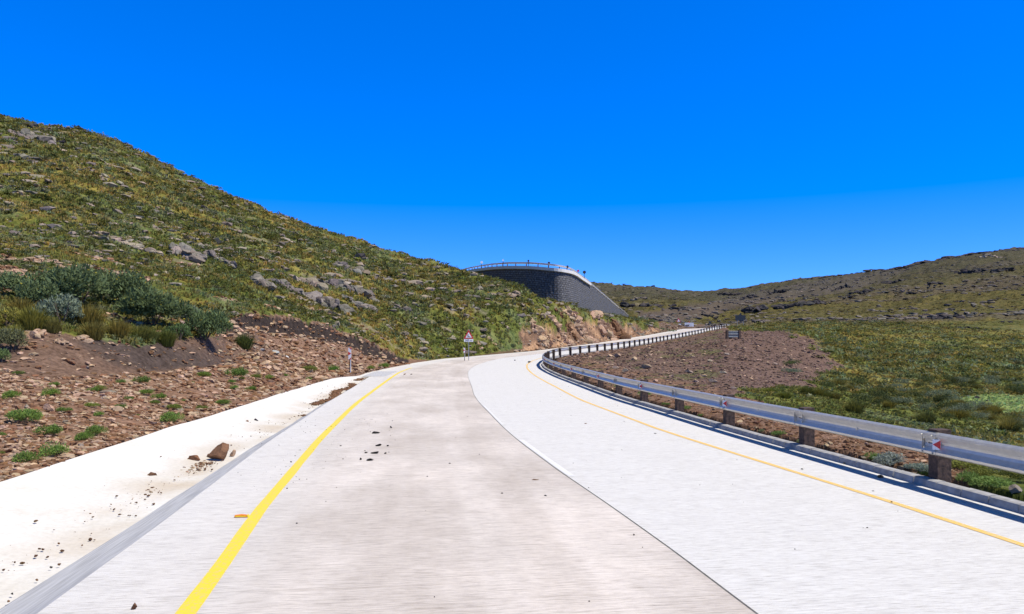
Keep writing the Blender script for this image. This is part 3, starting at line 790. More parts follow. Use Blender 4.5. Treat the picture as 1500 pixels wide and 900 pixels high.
# ------------------------------------------------------------------ signs
def tri(r, c=(0, 0)): return [(c[0]-r*.866, c[1]-r*.5), (c[0]+r*.866, c[1]-r*.5), (c[0], c[1]+r)]
def text_part(txt, size, mat, parent, loc):
    cu = bpy.data.curves.new('lettering', 'FONT'); cu.body = txt; cu.size = size; cu.extrude = .002; cu.align_x = 'CENTER'; cu.align_y = 'CENTER'
    cu.materials.append(mat); o = bpy.data.objects.new('lettering', cu); COL.objects.link(o)
    bpy.context.view_layer.update(); me = bpy.data.meshes.new_from_object(o); bpy.data.objects.remove(o)
    t = link('lettering', me, parent, loc); t.rotation_euler = (R(90), 0, 0); return t
def warning(loc, h, r, back=False, plate=None, rz=0., label='', steep=True, poles=(0,)):
    e = empty('warning_sign', loc, rz); tag(e, label, 'road sign')
    for p in poles:
        mb = MB(); mb.cyl((p, .04, -.3), (p, .04, h-r*.3), .035, 10); mb.build('pole', M['steel_pole'], e)
    cz = h-r
    mb = MB(); mb.prism(tri(r, (0, cz)), -.012, .012); bd = mb.build('border', M['dark_metal'] if back else M['red'], e)
    if not back:
        mb = MB(); mb.prism(tri(r*.62, (0, cz-r*.02)), -.020, -.0125); mb.build('face', M['white'], e)
        if steep:
            q = r*.62; mb = MB()
            mb.prism([(-q*.30, cz-q*.05), (-q*.12, cz-q*.1), (-q*.02, cz+q*.28), (-q*.2, cz+q*.38), (-q*.30, cz+q*.2)], -.027, -.0205)
            mb.prism([(-q*.28, cz-q*.32), (-q*.28, cz-q*.08), (-q*.12, cz-q*.12), (q*.38, cz-q*.25), (q*.52, cz-q*.42), (q*.3, cz-q*.36), (q*.1, cz-q*.34)], -.0265, -.0203)
            mb.build('pictogram', M['black'], e)
    if plate:
        w, ph, zc, txt = plate; mb = MB(); mb.box((0, -.01, zc), (w, .02, ph)); pl = mb.build('plate', M['white'] if not back else M['dark_metal'], e)
        if txt: text_part(txt, ph*.95, M['black'], pl, (0, -.024, zc))
    return e
x, y, z = hit(686.5, 526.5, 60, 120)
u = y/F
warning((x, y, z), 43*u, 8.6*u, plate=(13.5*u, 4.1*u, 27.5*u, '500 m'), label='red and white triangular warning sign with white distance plate before the green hillside')
def marker(loc, h, w, ph, rz, label):
    e = empty('hazard_marker', loc, rz); tag(e, label, 'road marker', 'red and white markers on the outer road edge')
    mb = MB(); mb.box((.01, 0, h*.3), (w*.35, .05, h*.6+.5)); mb.build('post', M['navy'], e)
    mb = MB(); mb.box((w*.27, -.004, (h-ph)*.5), (w*.18, .05, h-ph)); mb.build('post_edge', M['white'], e)
    z0_ = h-ph; mb = MB(); mb.box((0, -.03, z0_+ph/2), (w, .02, ph)); pl = mb.build('plate', M['white'], e)
    mb = MB(); a_ = w/2; ph4 = ph/4
    mb.prism([(-a_, z0_+ph*.34), (a_, z0_+ph*.5), (-a_, z0_+ph*.66)], -.046, -.0405)
    mb.prism([(a_, z0_+ph), (-a_*.3, z0_+ph), (a_, z0_+ph*.82)], -.046, -.0405)
    mb.prism([(a_, z0_), (a_, z0_+ph*.18), (-a_*.3, z0_)], -.046, -.0405)
    mb.build('chevron', M['red'], pl)
    return e
x, y, z = hit(512.5, 546.5, 38, 60); u = y/F
marker((x, y, z), 37*u, 4.2*u, 17*u, 0, 'larger red and white chevron marker on dark post near the end of the drain')
x, y, z = hit(680.3, 526.5, 60, 120); u = y/F
marker((x, y, z), 17*u, 2.4*u, 8*u, 0, 'tiny red and white marker post just left of the triangular warning sign')
# far signs along the lay-by
def ground(px, Y): X = (px-CX)/F*Y; return X, Y, float(Z(X, Y)[0])
x, y, z = ground(994, 240); u = y/F; h = (HY-466)*u+CH-z
warning((x, y, z), h, 4.0*u, plate=(7*u, 2.6*u, h-10.2*u, None), steep=False, label='small distant red-edged triangular sign with plate, left of the white board')
x, y, z = ground(1009.5, 240); u = y/F; h = (HY-473)*u+CH-z
e = empty('notice_board', (x, y, z), 0); tag(e, 'distant white rectangular notice board beside the far end of the road', 'notice board')
for sx in (-4, 4):
    mb = MB(); mb.cyl((sx*u, .05, -.3), (sx*u, .05, h-.1), .05, 8); mb.build('pole', M['steel_pole'], e)
mb = MB(); mb.box((0, -.03, h-3.4*u), (13.2*u, .05, 6.8*u)); mb.build('panel', M['white'], e)
mb = MB()
for j in range(4): mb.box((0, -.058, h-(1.3+1.4*j)*u), ((10.5-j*1.3)*u, .006, .35*u))
mb.build('faded_print', simple('faded_grey_print', (.45, .45, .47), .7), e)
mb = MB(); mb.prism(tri(1.5*u, (0, h+.9*u)), -.04, .0); mb.build('top_triangle', M['red'], e)
x, y, z = ground(1040, 255); u = y/F; h = (HY-469.5)*u+CH-z
warning((x, y, z), h, 3.4*u, back=True, label='dark back of a triangular sign beyond the far guard rail')
x, y, z = ground(1084.5, 215); u = y/F; h = (HY-462)*u+CH-z
e = empty('road_sign', (x, y, z), 0); tag(e, 'dark back of a wide rectangular sign on the skyline of the rubble mound', 'road sign')
for sx in (-4.5, 4.5):
    mb = MB(); mb.cyl((sx*u, .05, -.3), (sx*u, .05, h-.1), .05, 8); mb.build('pole', M['steel_pole'], e)
mb = MB(); mb.box((0, -.03, h-3.6*u), (15*u, .06, 7.2*u)); mb.build('panel', M['dark_metal'], e)
mb = MB(); mb.prism(tri(2.6*u, (0, h+1.2*u)), -.06, .0); mb.build('top_triangle', M['dark_metal'], e)
# signs around the upper bend
U = [(705.6, 384.6, 1.9, 'white', 'small white-faced round sign leftmost along the top of the retaining wall'),
     (737, 381.6, 1.3, 'white', 'small pale round sign second from the left above the retaining wall'),
     (774, 382.4, 1.5, 'dark_metal', 'small dark round sign above the middle of the retaining wall'),
     (804, 385.4, 1.8, 'dark_metal', 'dark round sign right of the middle of the wall top'),
     (831, 391, 2.0, 'dark_metal', 'dark round sign third from the right on the wall top'),
     (846.8, 397, 1.6, 'red', 'small red round sign second from the right on the wall top'),
     (856, 399, 2.4, 'dark_metal', 'large dark round sign rightmost at the end of the wall top')]
for px, py, rr, mt, lb in U:
    u_ = WL[:, 0]/WL[:, 1]*F+CX
    k = np.nonzero((u_ > px))[0]; k = [q for q in k if WL[q, 1] < 230][0]
    P = WL[k]-np.array((WO[k, 0], WO[k, 1], 0))*.8; P[0] = (px-CX)/F*P[1]; s_ = P[1]/F; h = (HY-py)*s_+CH-P[2]
    e = empty('round_sign', tuple(P), 0); tag(e, lb, 'road sign', 'round signs along the top of the retaining wall')
    mb = MB(); mb.cyl((0, .05, -.5), (0, .05, h), .06, 8); mb.build('pole', M['dark_metal'], e)
    mb = MB(); mb.cyl((0, 0, h), (0, -.04, h), rr*s_, 18); mb.build('disc', M[mt], e)

# ------------------------------------------------------------------ rocks, outcrops, boulders
def rockcol(kind, n=1):
    base = {'grey': (.25, .215, .18), 'brown': (.22, .115, .06), 'pale': (.36, .29, .22), 'tan': (.50, .345, .225), 'dark': (.07, .062, .06), 'white': (.55, .53, .50), 'char': (.022, .02, .018)}[kind]
    return np.array(base)[None]*rng.uniform(.75, 1.25, (n, 1))*rng.uniform(.94, 1.06, (n, 3))
def rock(name, px, py, wpx, hr, kind, label, cat='rock', group=None, sub=2, ymin=3, ymax=900, flatv=None, sink=.25, on_z=None):
    if on_z is None: x, y, z = hit(px, py, ymin, ymax)
    else: y = (CH-on_z)*F/(py-HY); x = (px-CX)/F*y; z = on_z
    w = wpx*y/F/2
    v, f = (ROCK3 if sub == 3 else ROCK2 if sub == 2 else ROCK1)[rng.integers(6)]
    hz = w*hr
    V = v*(w/np.abs(v[:, 0]).max(), w*.8/np.abs(v[:, 1]).max(), hz/np.abs(v[:, 2]).max())
    a_ = rng.uniform(-.5, .5); c_, s_ = math.cos(a_), math.sin(a_)
    V = np.stack([V[:, 0]*c_-V[:, 1]*s_, V[:, 0]*s_+V[:, 1]*c_, V[:, 2]+hz*(1-sink*2)], 1)
    o = link(name, np_mesh(name, V, f, M['rock'], rockcol(kind)), None, (x, y, z)); return tag(o, label, cat, group)
# drain floor height at the gutter
def drain_pt(px, py, dzv):
    y = (CH-dzv)*F/(py-HY); return (px-CX)/F*y, y
DR = [(322, 674, 34, .85, 'brown', 'largest brown boulder lying in the drain beside the road', 3),
      (341, 668, 12, .9, 'tan', 'tan stone touching the right side of the largest boulder', 2),
      (306, 671, 10, .8, 'brown', 'dark brown stone tucked behind the left side of the largest boulder', 2),
      (284, 677, 19, .6, 'brown', 'flat brown block lying left of the largest boulder', 2),
      (219, 702, 20, .6, 'brown', 'brown rounded rock lying alone in the middle of the drain', 3),
      (360, 624, 12, .8, 'brown', 'small brown rock in the drain beyond the largest boulder', 2),
      (376, 621, 8, 1.1, 'dark', 'small dark stone at the right of a pair in the far drain', 2),
      (132, 757, 6, 1., 'brown', 'small brown stone on the left part of the drain floor', 2),
      (234, 646, 5, 1., 'brown', 'single small stone high on the white drain apron', 1),
      (178, 674, 3, .8, 'brown', 'tiny brown stone on the white drain apron', 1),
      (57, 798, 6, .9, 'brown', 'small brown stone near the lower left of the drain', 1),
      (87, 829, 5, .9, 'brown', 'dark pebble in the drain above the lowest pair of stones', 1),
      (75, 833, 4.5, .9, 'dark', 'dark pebble left of another in the lower drain', 1),
      (54, 851, 4.5, .9, 'brown', 'brown pebble in the lower drain floor', 1),
      (18, 872, 5, .9, 'dark', 'dark pebble beside the lower left corner of the drain', 1),
      (13, 883, 5, .9, 'brown', 'brown pebble lowest in the drain', 1)]
for px, py, w, hr, kd, lb, sb in DR:
    dz = -.10 if py < 640 else -.12
    if px < 240 and py < 700: dz = .05
    rock('boulder' if w > 15 else 'stone', px, py, w, hr, kd, lb, 'rock', None, sb, on_z=dz, sink=.12)
def rz_at(px, py):
    y = CH*F/(py-HY); i = iY(y); z = RL[i, 2]; return z
ROADST = [(197, 893, 11, 1.1, 'brown', 'upright brown stone on the road near the bottom left corner'),
          (549, 635, 14, .25, 'char', 'flat dark dung smear uppermost of the cluster on the left lane'), (555, 635, 6, .4, 'char', 'small dark clod at the right end of the uppermost dung smear'),
          (573, 627.5, 4, .9, 'char', 'single dark clod above the dung cluster'), (555, 653.5, 10, .35, 'char', 'flat dark clod in the second row of the dung cluster'), (568, 654, 4, .6, 'char', 'small dark clod at the right of the second row of dung'),
          (537, 664, 6, .4, 'char', 'dark clod at the left of the third row of dung'), (550, 664.5, 15, .22, 'char', 'long flat dark clod in the third row of dung'), (565, 665, 5, .6, 'char', 'small dark clod at the right of the third row of dung'),
          (528, 674, 4, 1.1, 'char', 'dark upright clod lowest on the left of the dung cluster'), (543, 675, 13, .3, 'char', 'flat dark clod lowest in the dung cluster'),
          (776, 531.5, 6, .5, 'char', 'small dark lump on the road near the guard rail bend'), (1175, 688, 4, .5, 'char', 'dark pebble lying on the amber edge line'),
          (593, 549, 5, .4, 'brown', 'small brown stone on the far left yellow line'), (603, 549, 4, .4, 'char', 'tiny dark stone right of the far left yellow line'), (754, 528.5, 3.5, .5, 'char', 'tiny dark lump left of the lump near the bend'),
          (960, 635.5, 4, .3, 'char', 'tiny dark pebble on the pale right lane'), (858, 621, 5, .2, 'brown', 'thin brown scrap near the amber line on the right lane'), (783, 703, 14, .04, 'brown', 'thin flat twig scrap on the left lane beside the joint')]
for px, py, w, hr, kd, lb in ROADST:
    rock('stone' if kd == 'brown' else 'dung_clod', px, py, w, hr, kd, lb, 'stone' if kd == 'brown' else 'dung', None, 2, on_z=rz_at(px, py)+.001, sink=.1)
# litter packet
x, y = drain_pt(353, 758, 0.); e = empty('litter_packet', (x, y, .004), R(4)); tag(e, 'crushed orange and yellow packet on the road beside the yellow line', 'litter')
mb = MB(); mb.v = [(-.075, -.02, 0), (.08, -.025, 0), (.085, .022, 0), (-.07, .03, 0), (-.07, -.012, .028), (.0, -.02, .022), (.075, -.015, .032), (.08, .014, .024), (.0, .02, .03), (-.065, .022, .022)]
mb.f = [(0, 1, 2, 3)[::-1], (0, 5, 4), (0, 1, 6, 5), (1, 2, 7, 6), (2, 3, 8), (2, 8, 7), (3, 9, 8), (3, 0, 4, 9), (4, 5, 8, 9), (5, 6, 7, 8)]
mb.build('wrapper', simple('orange_wrapper', (.8, .22, .01), .4), e)
mb = MB(); mb.box((.082, 0, .014), (.02, .05, .024), 0); mb.box((.0, -.024, .012), (.12, .006, .014), 0); mb.build('label_band', simple('yellow_wrapper', (.85, .62, .03), .4), e)

# rock outcrops: jumbled blocks fused into one mass each
def outcrop(px, py, wpx, hpx, n, kind, label, ymin=28, ymax=300, tiltx=.25, name='rock_outcrop', slope=0., sub=None, group=None, flat=1.):
    n = int(max(n, 5)*2.1)
    x, y, z = hit(px, py, ymin, ymax); u = y/F
    k = rng.random(n); dx = (rng.random(n)-.5)*wpx*u*.85; dy = rng.normal(size=n)*hpx*u*.4*flat
    X = x+dx; Y = y+dy+slope*dx; zz = Z(X, Y)
    w = rng.uniform(.35, 1.1, n)*hpx*u*.64
    sc_ = np.stack([w*rng.uniform(.9, 1.7, n), w*rng.uniform(.7, 1.1, n), w*rng.uniform(.8, 1.5, n)], 1)
    tp = ROCK2 if (hpx > 11 if sub is None else sub == 2) else ROCK1
    P = np.stack([X-x, Y-y, zz-z+sc_[:, 2]*.15], 1)
    V, Fc, Tn = assemble(tp, rng.integers(0, len(tp), n), P, sc_, rng.normal(size=n)*.5+np.where(rng.random(n) < .5, 0, 3.14), rockcol(kind, n), rng.normal(size=(n, 1))*tiltx)
    return tag(link(name, np_mesh(name, V, Fc, M['rock'], Tn), None, (x, y, z)), label, 'rock outcrop', group)
OC = [(48, 205, 85, 14, 22, 'grey', 'grey rock band near the top of the left hill at the frame edge'), (55, 190, 30, 11, 8, 'dark', 'dark rounded rock cluster highest on the left hill'),
 (30, 214, 60, 8, 14, 'grey', 'thin stone ledge just below the highest rock cluster'), (88, 213, 18, 9, 5, 'dark', 'dark boulder at the right end of the high rock band'),
 (190, 361, 108, 11, 34, 'pale', 'long low pale slab ledge on the middle of the left hill'), (275, 375, 42, 20, 16, 'grey', 'blocky grey outcrop right of the pale slab ledge'),
 (320, 383, 50, 12, 14, 'grey', 'low grey outcrop between the blocky one and the squat boulder'), (300, 362, 40, 8, 10, 'pale', 'scatter of pale blocks above the blocky outcrop'),
 (386, 420, 30, 18, 6, 'grey', 'squat rounded boulder outcrop in the middle of the hill'), (422, 424, 42, 14, 12, 'grey', 'layered grey rocks right of the squat boulder'),
 (455, 418, 44, 14, 14, 'pale', 'pale cracked rocks at the centre of the long outcrop line'), (500, 424, 50, 19, 16, 'grey', 'tall fissured grey outcrop at the centre of the hill'),
 (535, 434, 40, 13, 10, 'grey', 'tail of grey rocks falling right from the fissured outcrop'), (440, 441, 30, 9, 8, 'pale', 'small pale rocks at the left of the lower outcrop line'),
 (480, 450, 60, 19, 20, 'grey', 'broken grey outcrop lowest on the hill face'), (525, 451, 50, 14, 16, 'grey', 'grey slabs right of the lowest outcrop'), (487, 461, 10, 8, 3, 'dark', 'single dark boulder under the lowest outcrop'),
 (508, 395, 36, 12, 9, 'grey', 'grey rocks in the grass above the fissured outcrop'), (530, 400, 34, 11, 8, 'pale', 'pale tilted slabs above the fissured outcrop'), (565, 411, 38, 10, 10, 'grey', 'dark-based ledge left of the upper right slab'),
 (600, 417, 34, 11, 9, 'pale', 'pale slab ledge upper right on the hill'), (634, 439, 12, 7, 3, 'grey', 'lone grey boulder right of the outcrops'), (696, 452, 12, 5, 3, 'grey', 'lone flat grey boulder above the warning sign'),
 (735, 434, 44, 8, 12, 'pale', 'pale rock row under the retaining wall'), (750, 443, 30, 6, 8, 'grey', 'grey rock row below the pale row under the wall'), (722, 433, 14, 5, 4, 'grey', 'small boulders left of the pale rock row under the wall'),
 (270, 247, 44, 7, 12, 'pale', 'pale ledge right on the crest of the left hill'), (225, 238, 40, 7, 10, 'grey', 'grey ledge along the crest of the left hill'), (170, 204, 40, 7, 10, 'dark', 'dark ledge left of the crest ledges'), (250, 265, 30, 5, 7, 'dark', 'thin dark ledge below the crest'), (105, 192, 50, 6, 10, 'grey', 'crest rocks beside the highest outcrop'), (285, 262, 40, 8, 10, 'dark', 'dark rocks at the end of the crest ledge'),
 (342, 327, 22, 8, 6, 'grey', 'grey boulders alone on the upper right hill'), (308, 312, 28, 7, 7, 'dark', 'dark rocks above the lone grey boulders'), (268, 297, 22, 5, 5, 'dark', 'small dark rocks high on the hill'), (372, 334, 12, 5, 4, 'dark', 'tiny dark boulders near the right slope crest'), (180, 325, 30, 5, 8, 'pale', 'pale stones in the middle of the upper hill'), (33, 286, 18, 6, 5, 'tan', 'tan stones left on the upper hill'),
 (560, 521, 8, 7, 2, 'tan', 'pale square block at the foot of the turf bank'), (527, 499, 18, 6, 4, 'tan', 'flat tan slab on the lip of the turf bank')]
for a_ in OC: outcrop(*a_[:6], a_[6], ymin=l2Y(a_[0])*.96)
for a_ in [(15,300,14,5,4,'pale'),(62,330,10,5,3,'pale'),(105,345,14,5,4,'grey'),(130,300,12,4,4,'pale'),(150,262,14,5,4,'pale'),(205,300,12,4,3,'grey'),(230,335,14,5,4,'pale'),(330,352,14,5,4,'pale'),(360,372,16,6,5,'grey'),(392,384,16,6,5,'grey'),(405,362,10,4,3,'pale'),(430,375,12,5,3,'grey'),(470,380,12,5,3,'pale'),(560,440,14,5,4,'grey'),(590,455,12,5,3,'grey'),(600,475,14,5,4,'pale'),(640,470,12,4,3,'pale'),(655,485,10,4,3,'pale'),(620,500,14,5,4,'tan'),(720,500,12,5,4,'tan'),(740,478,12,5,3,'pale'),(570,480,12,4,3,'pale'),(545,470,12,4,3,'grey'),(715,470,14,5,4,'pale'),(780,462,10,4,3,'pale'),(665,455,12,4,3,'grey'),(800,452,14,5,5,'pale'),(830,452,12,4,4,'grey'),(700,505,12,5,4,'tan'),(650,510,12,5,4,'grey')]:
    outcrop(*a_, 'small weathered rock group half buried in the grass of the left hill', ymin=l2Y(a_[0])*.96, group='small rock groups on the left hill')
# scree rocks beside the cushion plants and below the bank
for a_ in [(45,492,30,12,8,'tan','tan rocks on the lip of the dark bank'),(124,498,22,10,6,'tan','tan rocks under the tussocks on the dark bank'),(88,502,10,9,3,'tan','small tan crag in the dark bank face'),(10,545,26,9,6,'tan','tan rocks at the left edge of the slope'),(160,576,12,8,3,'pale','pale rock among the green cushions'),(345,500,20,9,6,'tan','rocks around the dark round tussock')]:
    outcrop(*a_, ymin=12, ymax=60)
for px, py, w, k_, lb in [(374,529,18,'tan','long tan slab at the upper end of the stone line below the scree'),(388,535,16,'tan','tan slab in the middle of the stone line below the scree'),(402,543,18,'tan','shadowed tan slab at the lower end of the stone line'),(412,546,10,'brown','small brown stone ending the stone line'),(365,524,10,'pale','pale stone at the top of the stone line'),(384,514,12,'white','whitish angular stone above the stone line'),(402,518,15,'white','larger whitish block right of the angular stone'),(372,510,8,'pale','pale stone left of the whitish stones'),(420,524,9,'white','small whitish stone right of the large block'),(425,533,10,'white','whitish slab low right of the stone line'),(340,513,10,'pale','pale stone under the round dark tussock')]:
    rock('stone', px, py, w, .55, k_, lb, 'stone', None, 2, 12, 60)
# orange cut face rocks
for a_ in [(790,488,34,14,20,'tan','orange rock ribs at the left end of the road cutting'),(822,492,44,12,22,'tan','orange slanted slabs low in the road cutting'),(850,484,50,16,26,'tan','fractured tan rocks in the middle of the road cutting'),(882,480,40,18,18,'tan','big tan blocks high in the road cutting'),(906,492,34,22,10,'brown','rounded brown boulder mass at the right of the road cutting'),(935,490,30,8,8,'pale','pale slabs at the right end of the road cutting'),(830,478,40,10,14,'brown','brown broken ledge along the top of the cutting'),(795,506,22,6,8,'pale','pale slab fallen at the foot of the cutting')]:
    outcrop(a_[0], a_[1], a_[2], a_[3]*.62, int(a_[4]*1.5), a_[5], a_[6], ymin=l1Y(a_[0])*.95, tiltx=.6, slope=.9, sub=2)
# far ledges
for a_ in [(950,448,84,4.5,26,'dark','long dark ledge left on the far hill'),(1000,454,36,3.5,14,'dark','short dark ledge below the long one on the far hill'),(935,437,24,2.5,8,'grey','pale rock strip above the long dark ledge'),(1105,455,28,6,12,'dark','dark hump of rock below the wide ledge'),(1172,446,78,6,28,'dark','wide dark ledge in the middle of the far hill'),(1068,433,32,4,12,'dark','dark ledge near the low skyline'),(1095,436,26,4,10,'dark','second dark ledge near the low skyline'),(1040,464,22,3,8,'dark','small dark ledge above the far signs'),(1140,428,30,4,10,'dark','dark ledge above the wide ledge'),(1235,421,26,4,10,'dark','dark rocks on the upper far hill'),(1260,430,36,3.5,12,'dark','thin dark ledge right of the wide ledge'),(1310,414,30,4,10,'dark','dark ledge below the right skyline'),(1370,416,20,4,8,'dark','small dark outcrop on the right far hill'),(1425,399,46,5,16,'dark','dark cliffy ledge below the right summit'),(1470,396,36,5,12,'dark','dark ledge at the right frame edge'),(1330,430,18,3,6,'dark','thin dark streak of rock mid right'),(1455,376,46,3,12,'pale','pale rock strip below the summit'),(1385,466,60,5,22,'dark','purple grey rocky patch in the right meadow slope'),(1415,481,46,2.2,14,'dark','thin dark bank across the right meadow'),(1475,472,18,2.2,6,'dark','short dark bank at the right frame edge')]:
    outcrop(a_[0], a_[1], a_[2]*1.05, a_[3]*1.5, int(a_[4]*1.6), a_[5], a_[6], ymin=190, ymax=760, sub=1, flat=.7)
def skyline(x0, x1, n, hpx, label):
    px = np.linspace(x0, x1, n)+rng.normal(size=n)*2; Y = np.interp(px, FAR['F3'][:, 0], FAR['F3'][:, 2])*rng.uniform(.965, .99, n); X = (px-CX)/F*Y; zz = Z(X, Y)
    w = rng.uniform(.5, 1.2, n)*hpx*Y/F; c0 = np.array((X.mean(), Y.mean(), zz.mean()))
    V, Fc, Tn = assemble(ROCK1, rng.integers(0, 10, n), np.stack([X, Y, zz-w*.12], 1)-c0, np.stack([w*1.9, w, w*.8], 1), rng.normal(size=n)*.3, rockcol('dark', n), rng.normal(size=(n, 1))*.2)
    tag(link('rock_outcrop', np_mesh('rock_outcrop', V, Fc, M['rock'], Tn), None, tuple(c0)), label, 'rock outcrop')
skyline(1355, 1500, 110, 5.2, 'dark rimrock along the highest skyline at the right')
skyline(1270, 1352, 60, 3.6, 'low dark rimrock on the skyline left of the summit rim')
skyline(1170, 1262, 50, 2.6, 'thin rimrock low on the right skyline')
skyline(905, 960, 34, 1.7, 'thin dark rim on the skyline beside the retaining wall')
# single stones
def many(pts, name, kinds, label, group, ymin, ymax, hr=(.4, .8), cat='stone'):
    for px, py, w in pts:
        rock(name, px, py, w, rng.uniform(*hr), kinds[rng.integers(len(kinds))], label, cat, group, 1 if w < 9 else 2, ymin, ymax)
many([(34,547,10),(105,612,9),(170,604,18),(73,601,17),(190,614,9),(30,650,12),(152,584,10),(40,598,12),(118,657,12),(30,570,10),(215,560,7),(262,602,13),(245,588,8),(186,585,12),(96,620,8),(128,540,9),(100,571,11),(155,689,14),(10,610,10),(62,585,9),(330,607,8),(300,570,7),(220,615,7),(355,600,8),(300,545,7),(420,545,8),(440,560,8),(380,580,8),(405,566,6),(430,575,7)],
     'stone', ['pale', 'tan', 'tan'], 'pale loose stone on the brown gravel between the white drain and the dark bank', 'loose stones on the brown slope', 9, 60)
many([(946,540,18),(952,538,10),(903,540,12),(929,528,10),(1010,546,14),(1030,552,10),(985,552,10),(1045,560,14),(1060,547,12),(1020,560,10),(915,545,10),(1000,530,8),(1075,570,10),(1040,530,8),(1136,535,8),(1180,540,6),(1100,556,8),(905,523,12),(893,523,10),(870,533,8),(1065,520,8),(1090,512,6),(1120,520,5),(1062,508,7),(960,560,9),(990,570,9),(1015,575,9),(930,556,8)],
     'stone', ['tan', 'pale', 'tan'], 'pale stone on the brown rubble behind the guard rail', 'stones on the rubble mound', 24, 120)
many([(1240,680,9),(1184,655,10),(1290,700,12),(1150,640,9),(1225,668,10),(1320,690,12),(1110,622,8),(1060,607,8),(1265,672,9),(1180,640,9),(1210,655,9),(1000,590,8),(1085,618,8)],
     'stone', ['tan', 'brown', 'pale'], 'reddish stone between the kerb and the guard rail posts', 'stones behind the kerb', 10, 34)
rock('rock', 1331, 572, 14, .35, 'white', 'single flat white stone on the green valley floor', 'rock', None, 2, 30, 120)
rock('rock', 1339, 570, 6, .6, 'dark', 'dark stone just right of the flat white stone', 'rock', None, 1, 30, 120)
rock('rock', 1432, 585, 12, .6, 'dark', 'dark boulder at the edge of the pale green patch', 'rock', None, 2, 30, 120)
rock('rock', 1418, 582, 8, .5, 'dark', 'smaller dark stone left of the boulder by the pale patch', 'rock', None, 1, 30, 120)
rock('rock', 1447, 588, 6, .5, 'dark', 'small dark stone right of the boulder by the pale patch', 'rock', None, 1, 30, 120)
rock('rock', 1488, 722, 24, .7, 'pale', 'pale rock behind the kerb at the right frame edge', 'rock', None, 2, 8, 30)
rock('rock', 1345, 697, 20, .35, 'pale', 'flat angular pale slab beside the silvery plants', 'rock', None, 2, 8, 30)

# ------------------------------------------------------------------ gravel, tussocks and shrubs as ground cover
def scatter(n, pxr, yr, cond, power=1.0, r=rng):
    """points on the ground, bearing uniform, distance log-uniform ** power"""
    px = r.uniform(*pxr, n); t = r.random(n)**power; Y = np.exp(math.log(yr[0])+t*math.log(yr[1]/yr[0])); X = (px-CX)/F*Y
    z = Z(X, Y); s_, c_ = zone(X, Y, z); I, D = road_coord(X, Y)
    offr = (D < -.35) | (D > np.interp(RL[I, 1], [0, 45, 60], [13.35, 13.0, 11.9]))
    m = cond(X, Y, z, s_, D, px) & offr
    return X[m], Y[m], z[m], s_[m], c_[m], D[m], px[m]
# gravel on the near bare slope
X, Y, z, s_, c_, D, px = scatter(60000, (-120, 640), (7, 66), lambda X, Y, z, s, D, px: (s > .5) & (D > 5) & (vn(X*1.3, Y*1.3, 4) > .25*sst(30, 24, Y)))
n = len(X); w = (rng.random(n)**3*.085+.022)*np.clip(Y/20, .8, 2.2)
tn = np.where(rng.random((n, 1)) < .5, rockcol('tan', n), rockcol('brown', n)*1.15)
dkm = (Y > l1Y(px)*.97) & (Y < l2Y(px)) & (px < 330); keep = ~(dkm & (rng.random(n) < .72))
bulk('gravel', ROCK0, np.stack([X, Y, z+w*.2], 1)[keep], np.stack([w*1.2, w, w*.7], 1)[keep], tn[keep], M['rock'], 'loose brown and tan gravel on the bare slope left of the drain', 'gravel', tilt=rng.normal(size=(keep.sum(), 1))*.4)
X, Y, z, s_, c_, D, px = scatter(55000, (780, 1500), (9, 215), lambda X, Y, z, s, D, px: (s > .5) & (D < 0), .8)
n = len(X); w = (rng.random(n)**4*.075+.018)*np.clip(Y/32, .8, 2.3)
bulk('gravel', ROCK0, np.stack([X, Y, z+w*.2], 1), np.stack([w*1.2, w, w*.7], 1), np.where(rng.random((n, 1)) < .12, rockcol('tan', n), np.where((Y > 30)[:, None], rockcol('grey', n)*np.array((.75, .56, .5)), rockcol('brown', n))), M['rock'], 'purplish brown rubble and gravel behind the guard rail', 'gravel', tilt=rng.normal(size=(n, 1))*.4)
X, Y, z, s_, c_, D, px = scatter(16000, (755, 1060), (90, 240), lambda X, Y, z, s, D, px: (s > .5) & (D > 5))
n = len(X); w = (rng.random(n)**3*.3+.08)
bulk('gravel', ROCK1, np.stack([X, Y, z+w*.2], 1), np.stack([w*1.7, w, w*.7], 1), np.where(rng.random((n, 1)) < .35, rockcol('pale', n)*1.2, np.where(rng.random((n, 1)) < .4, rockcol('brown', n)*.8, rockcol('tan', n))), M['rock'], 'broken rock rubble on the face and foot of the road cutting', 'gravel', tilt=rng.normal(size=(n, 1))*.5)
# grit in the drain and on the road
n = 1500; f = rng.random(n); i = (f*iY(44)).astype(int); dd = O_SL[i]+np.array([bandw(k) for k in i])+np.abs(rng.normal(size=n))*.33+.1
P = np.array([line_pt(a_, b_) for a_, b_ in zip(i, dd)]); t = (dd-O_SL[i]-.25)/(O_DR[i]-O_SL[i]-.25)
P[:, 2] += np.array([bdrop(k) for k in i])+(.25+.15)*np.clip(t, 0, 1)**1.6+.004; w = rng.random(n)**4*.022+.004
m = vn(P[:, 0]*2, P[:, 1]*1.2, 8) > .42
bulk('grit', ROCK0, P[m], w[m], rockcol('brown', n)[m]*.7, M['rock'], 'small brown grit scattered along the floor of the drain', 'grit')
def spill(px0, py0, px1, py1, n, name, label, sp=7, wmax=.03):
    t = rng.random(n); px = px0+(px1-px0)*t+rng.normal(size=n)*sp; py = py0+(py1-py0)*t+rng.normal(size=n)*sp*.45
    y = (CH+.12)*F/(py-HY); x = (px-CX)/F*y; w = rng.random(n)**3*wmax+.007
    bulk(name, ROCK0, np.stack([x, y, np.full(n, -.115)+w*.3], 1), w, np.where(rng.random((n, 1)) < .5, rockcol('brown', n)*.8, rockcol('tan', n)*.8), M['rock'], label, 'gravel')
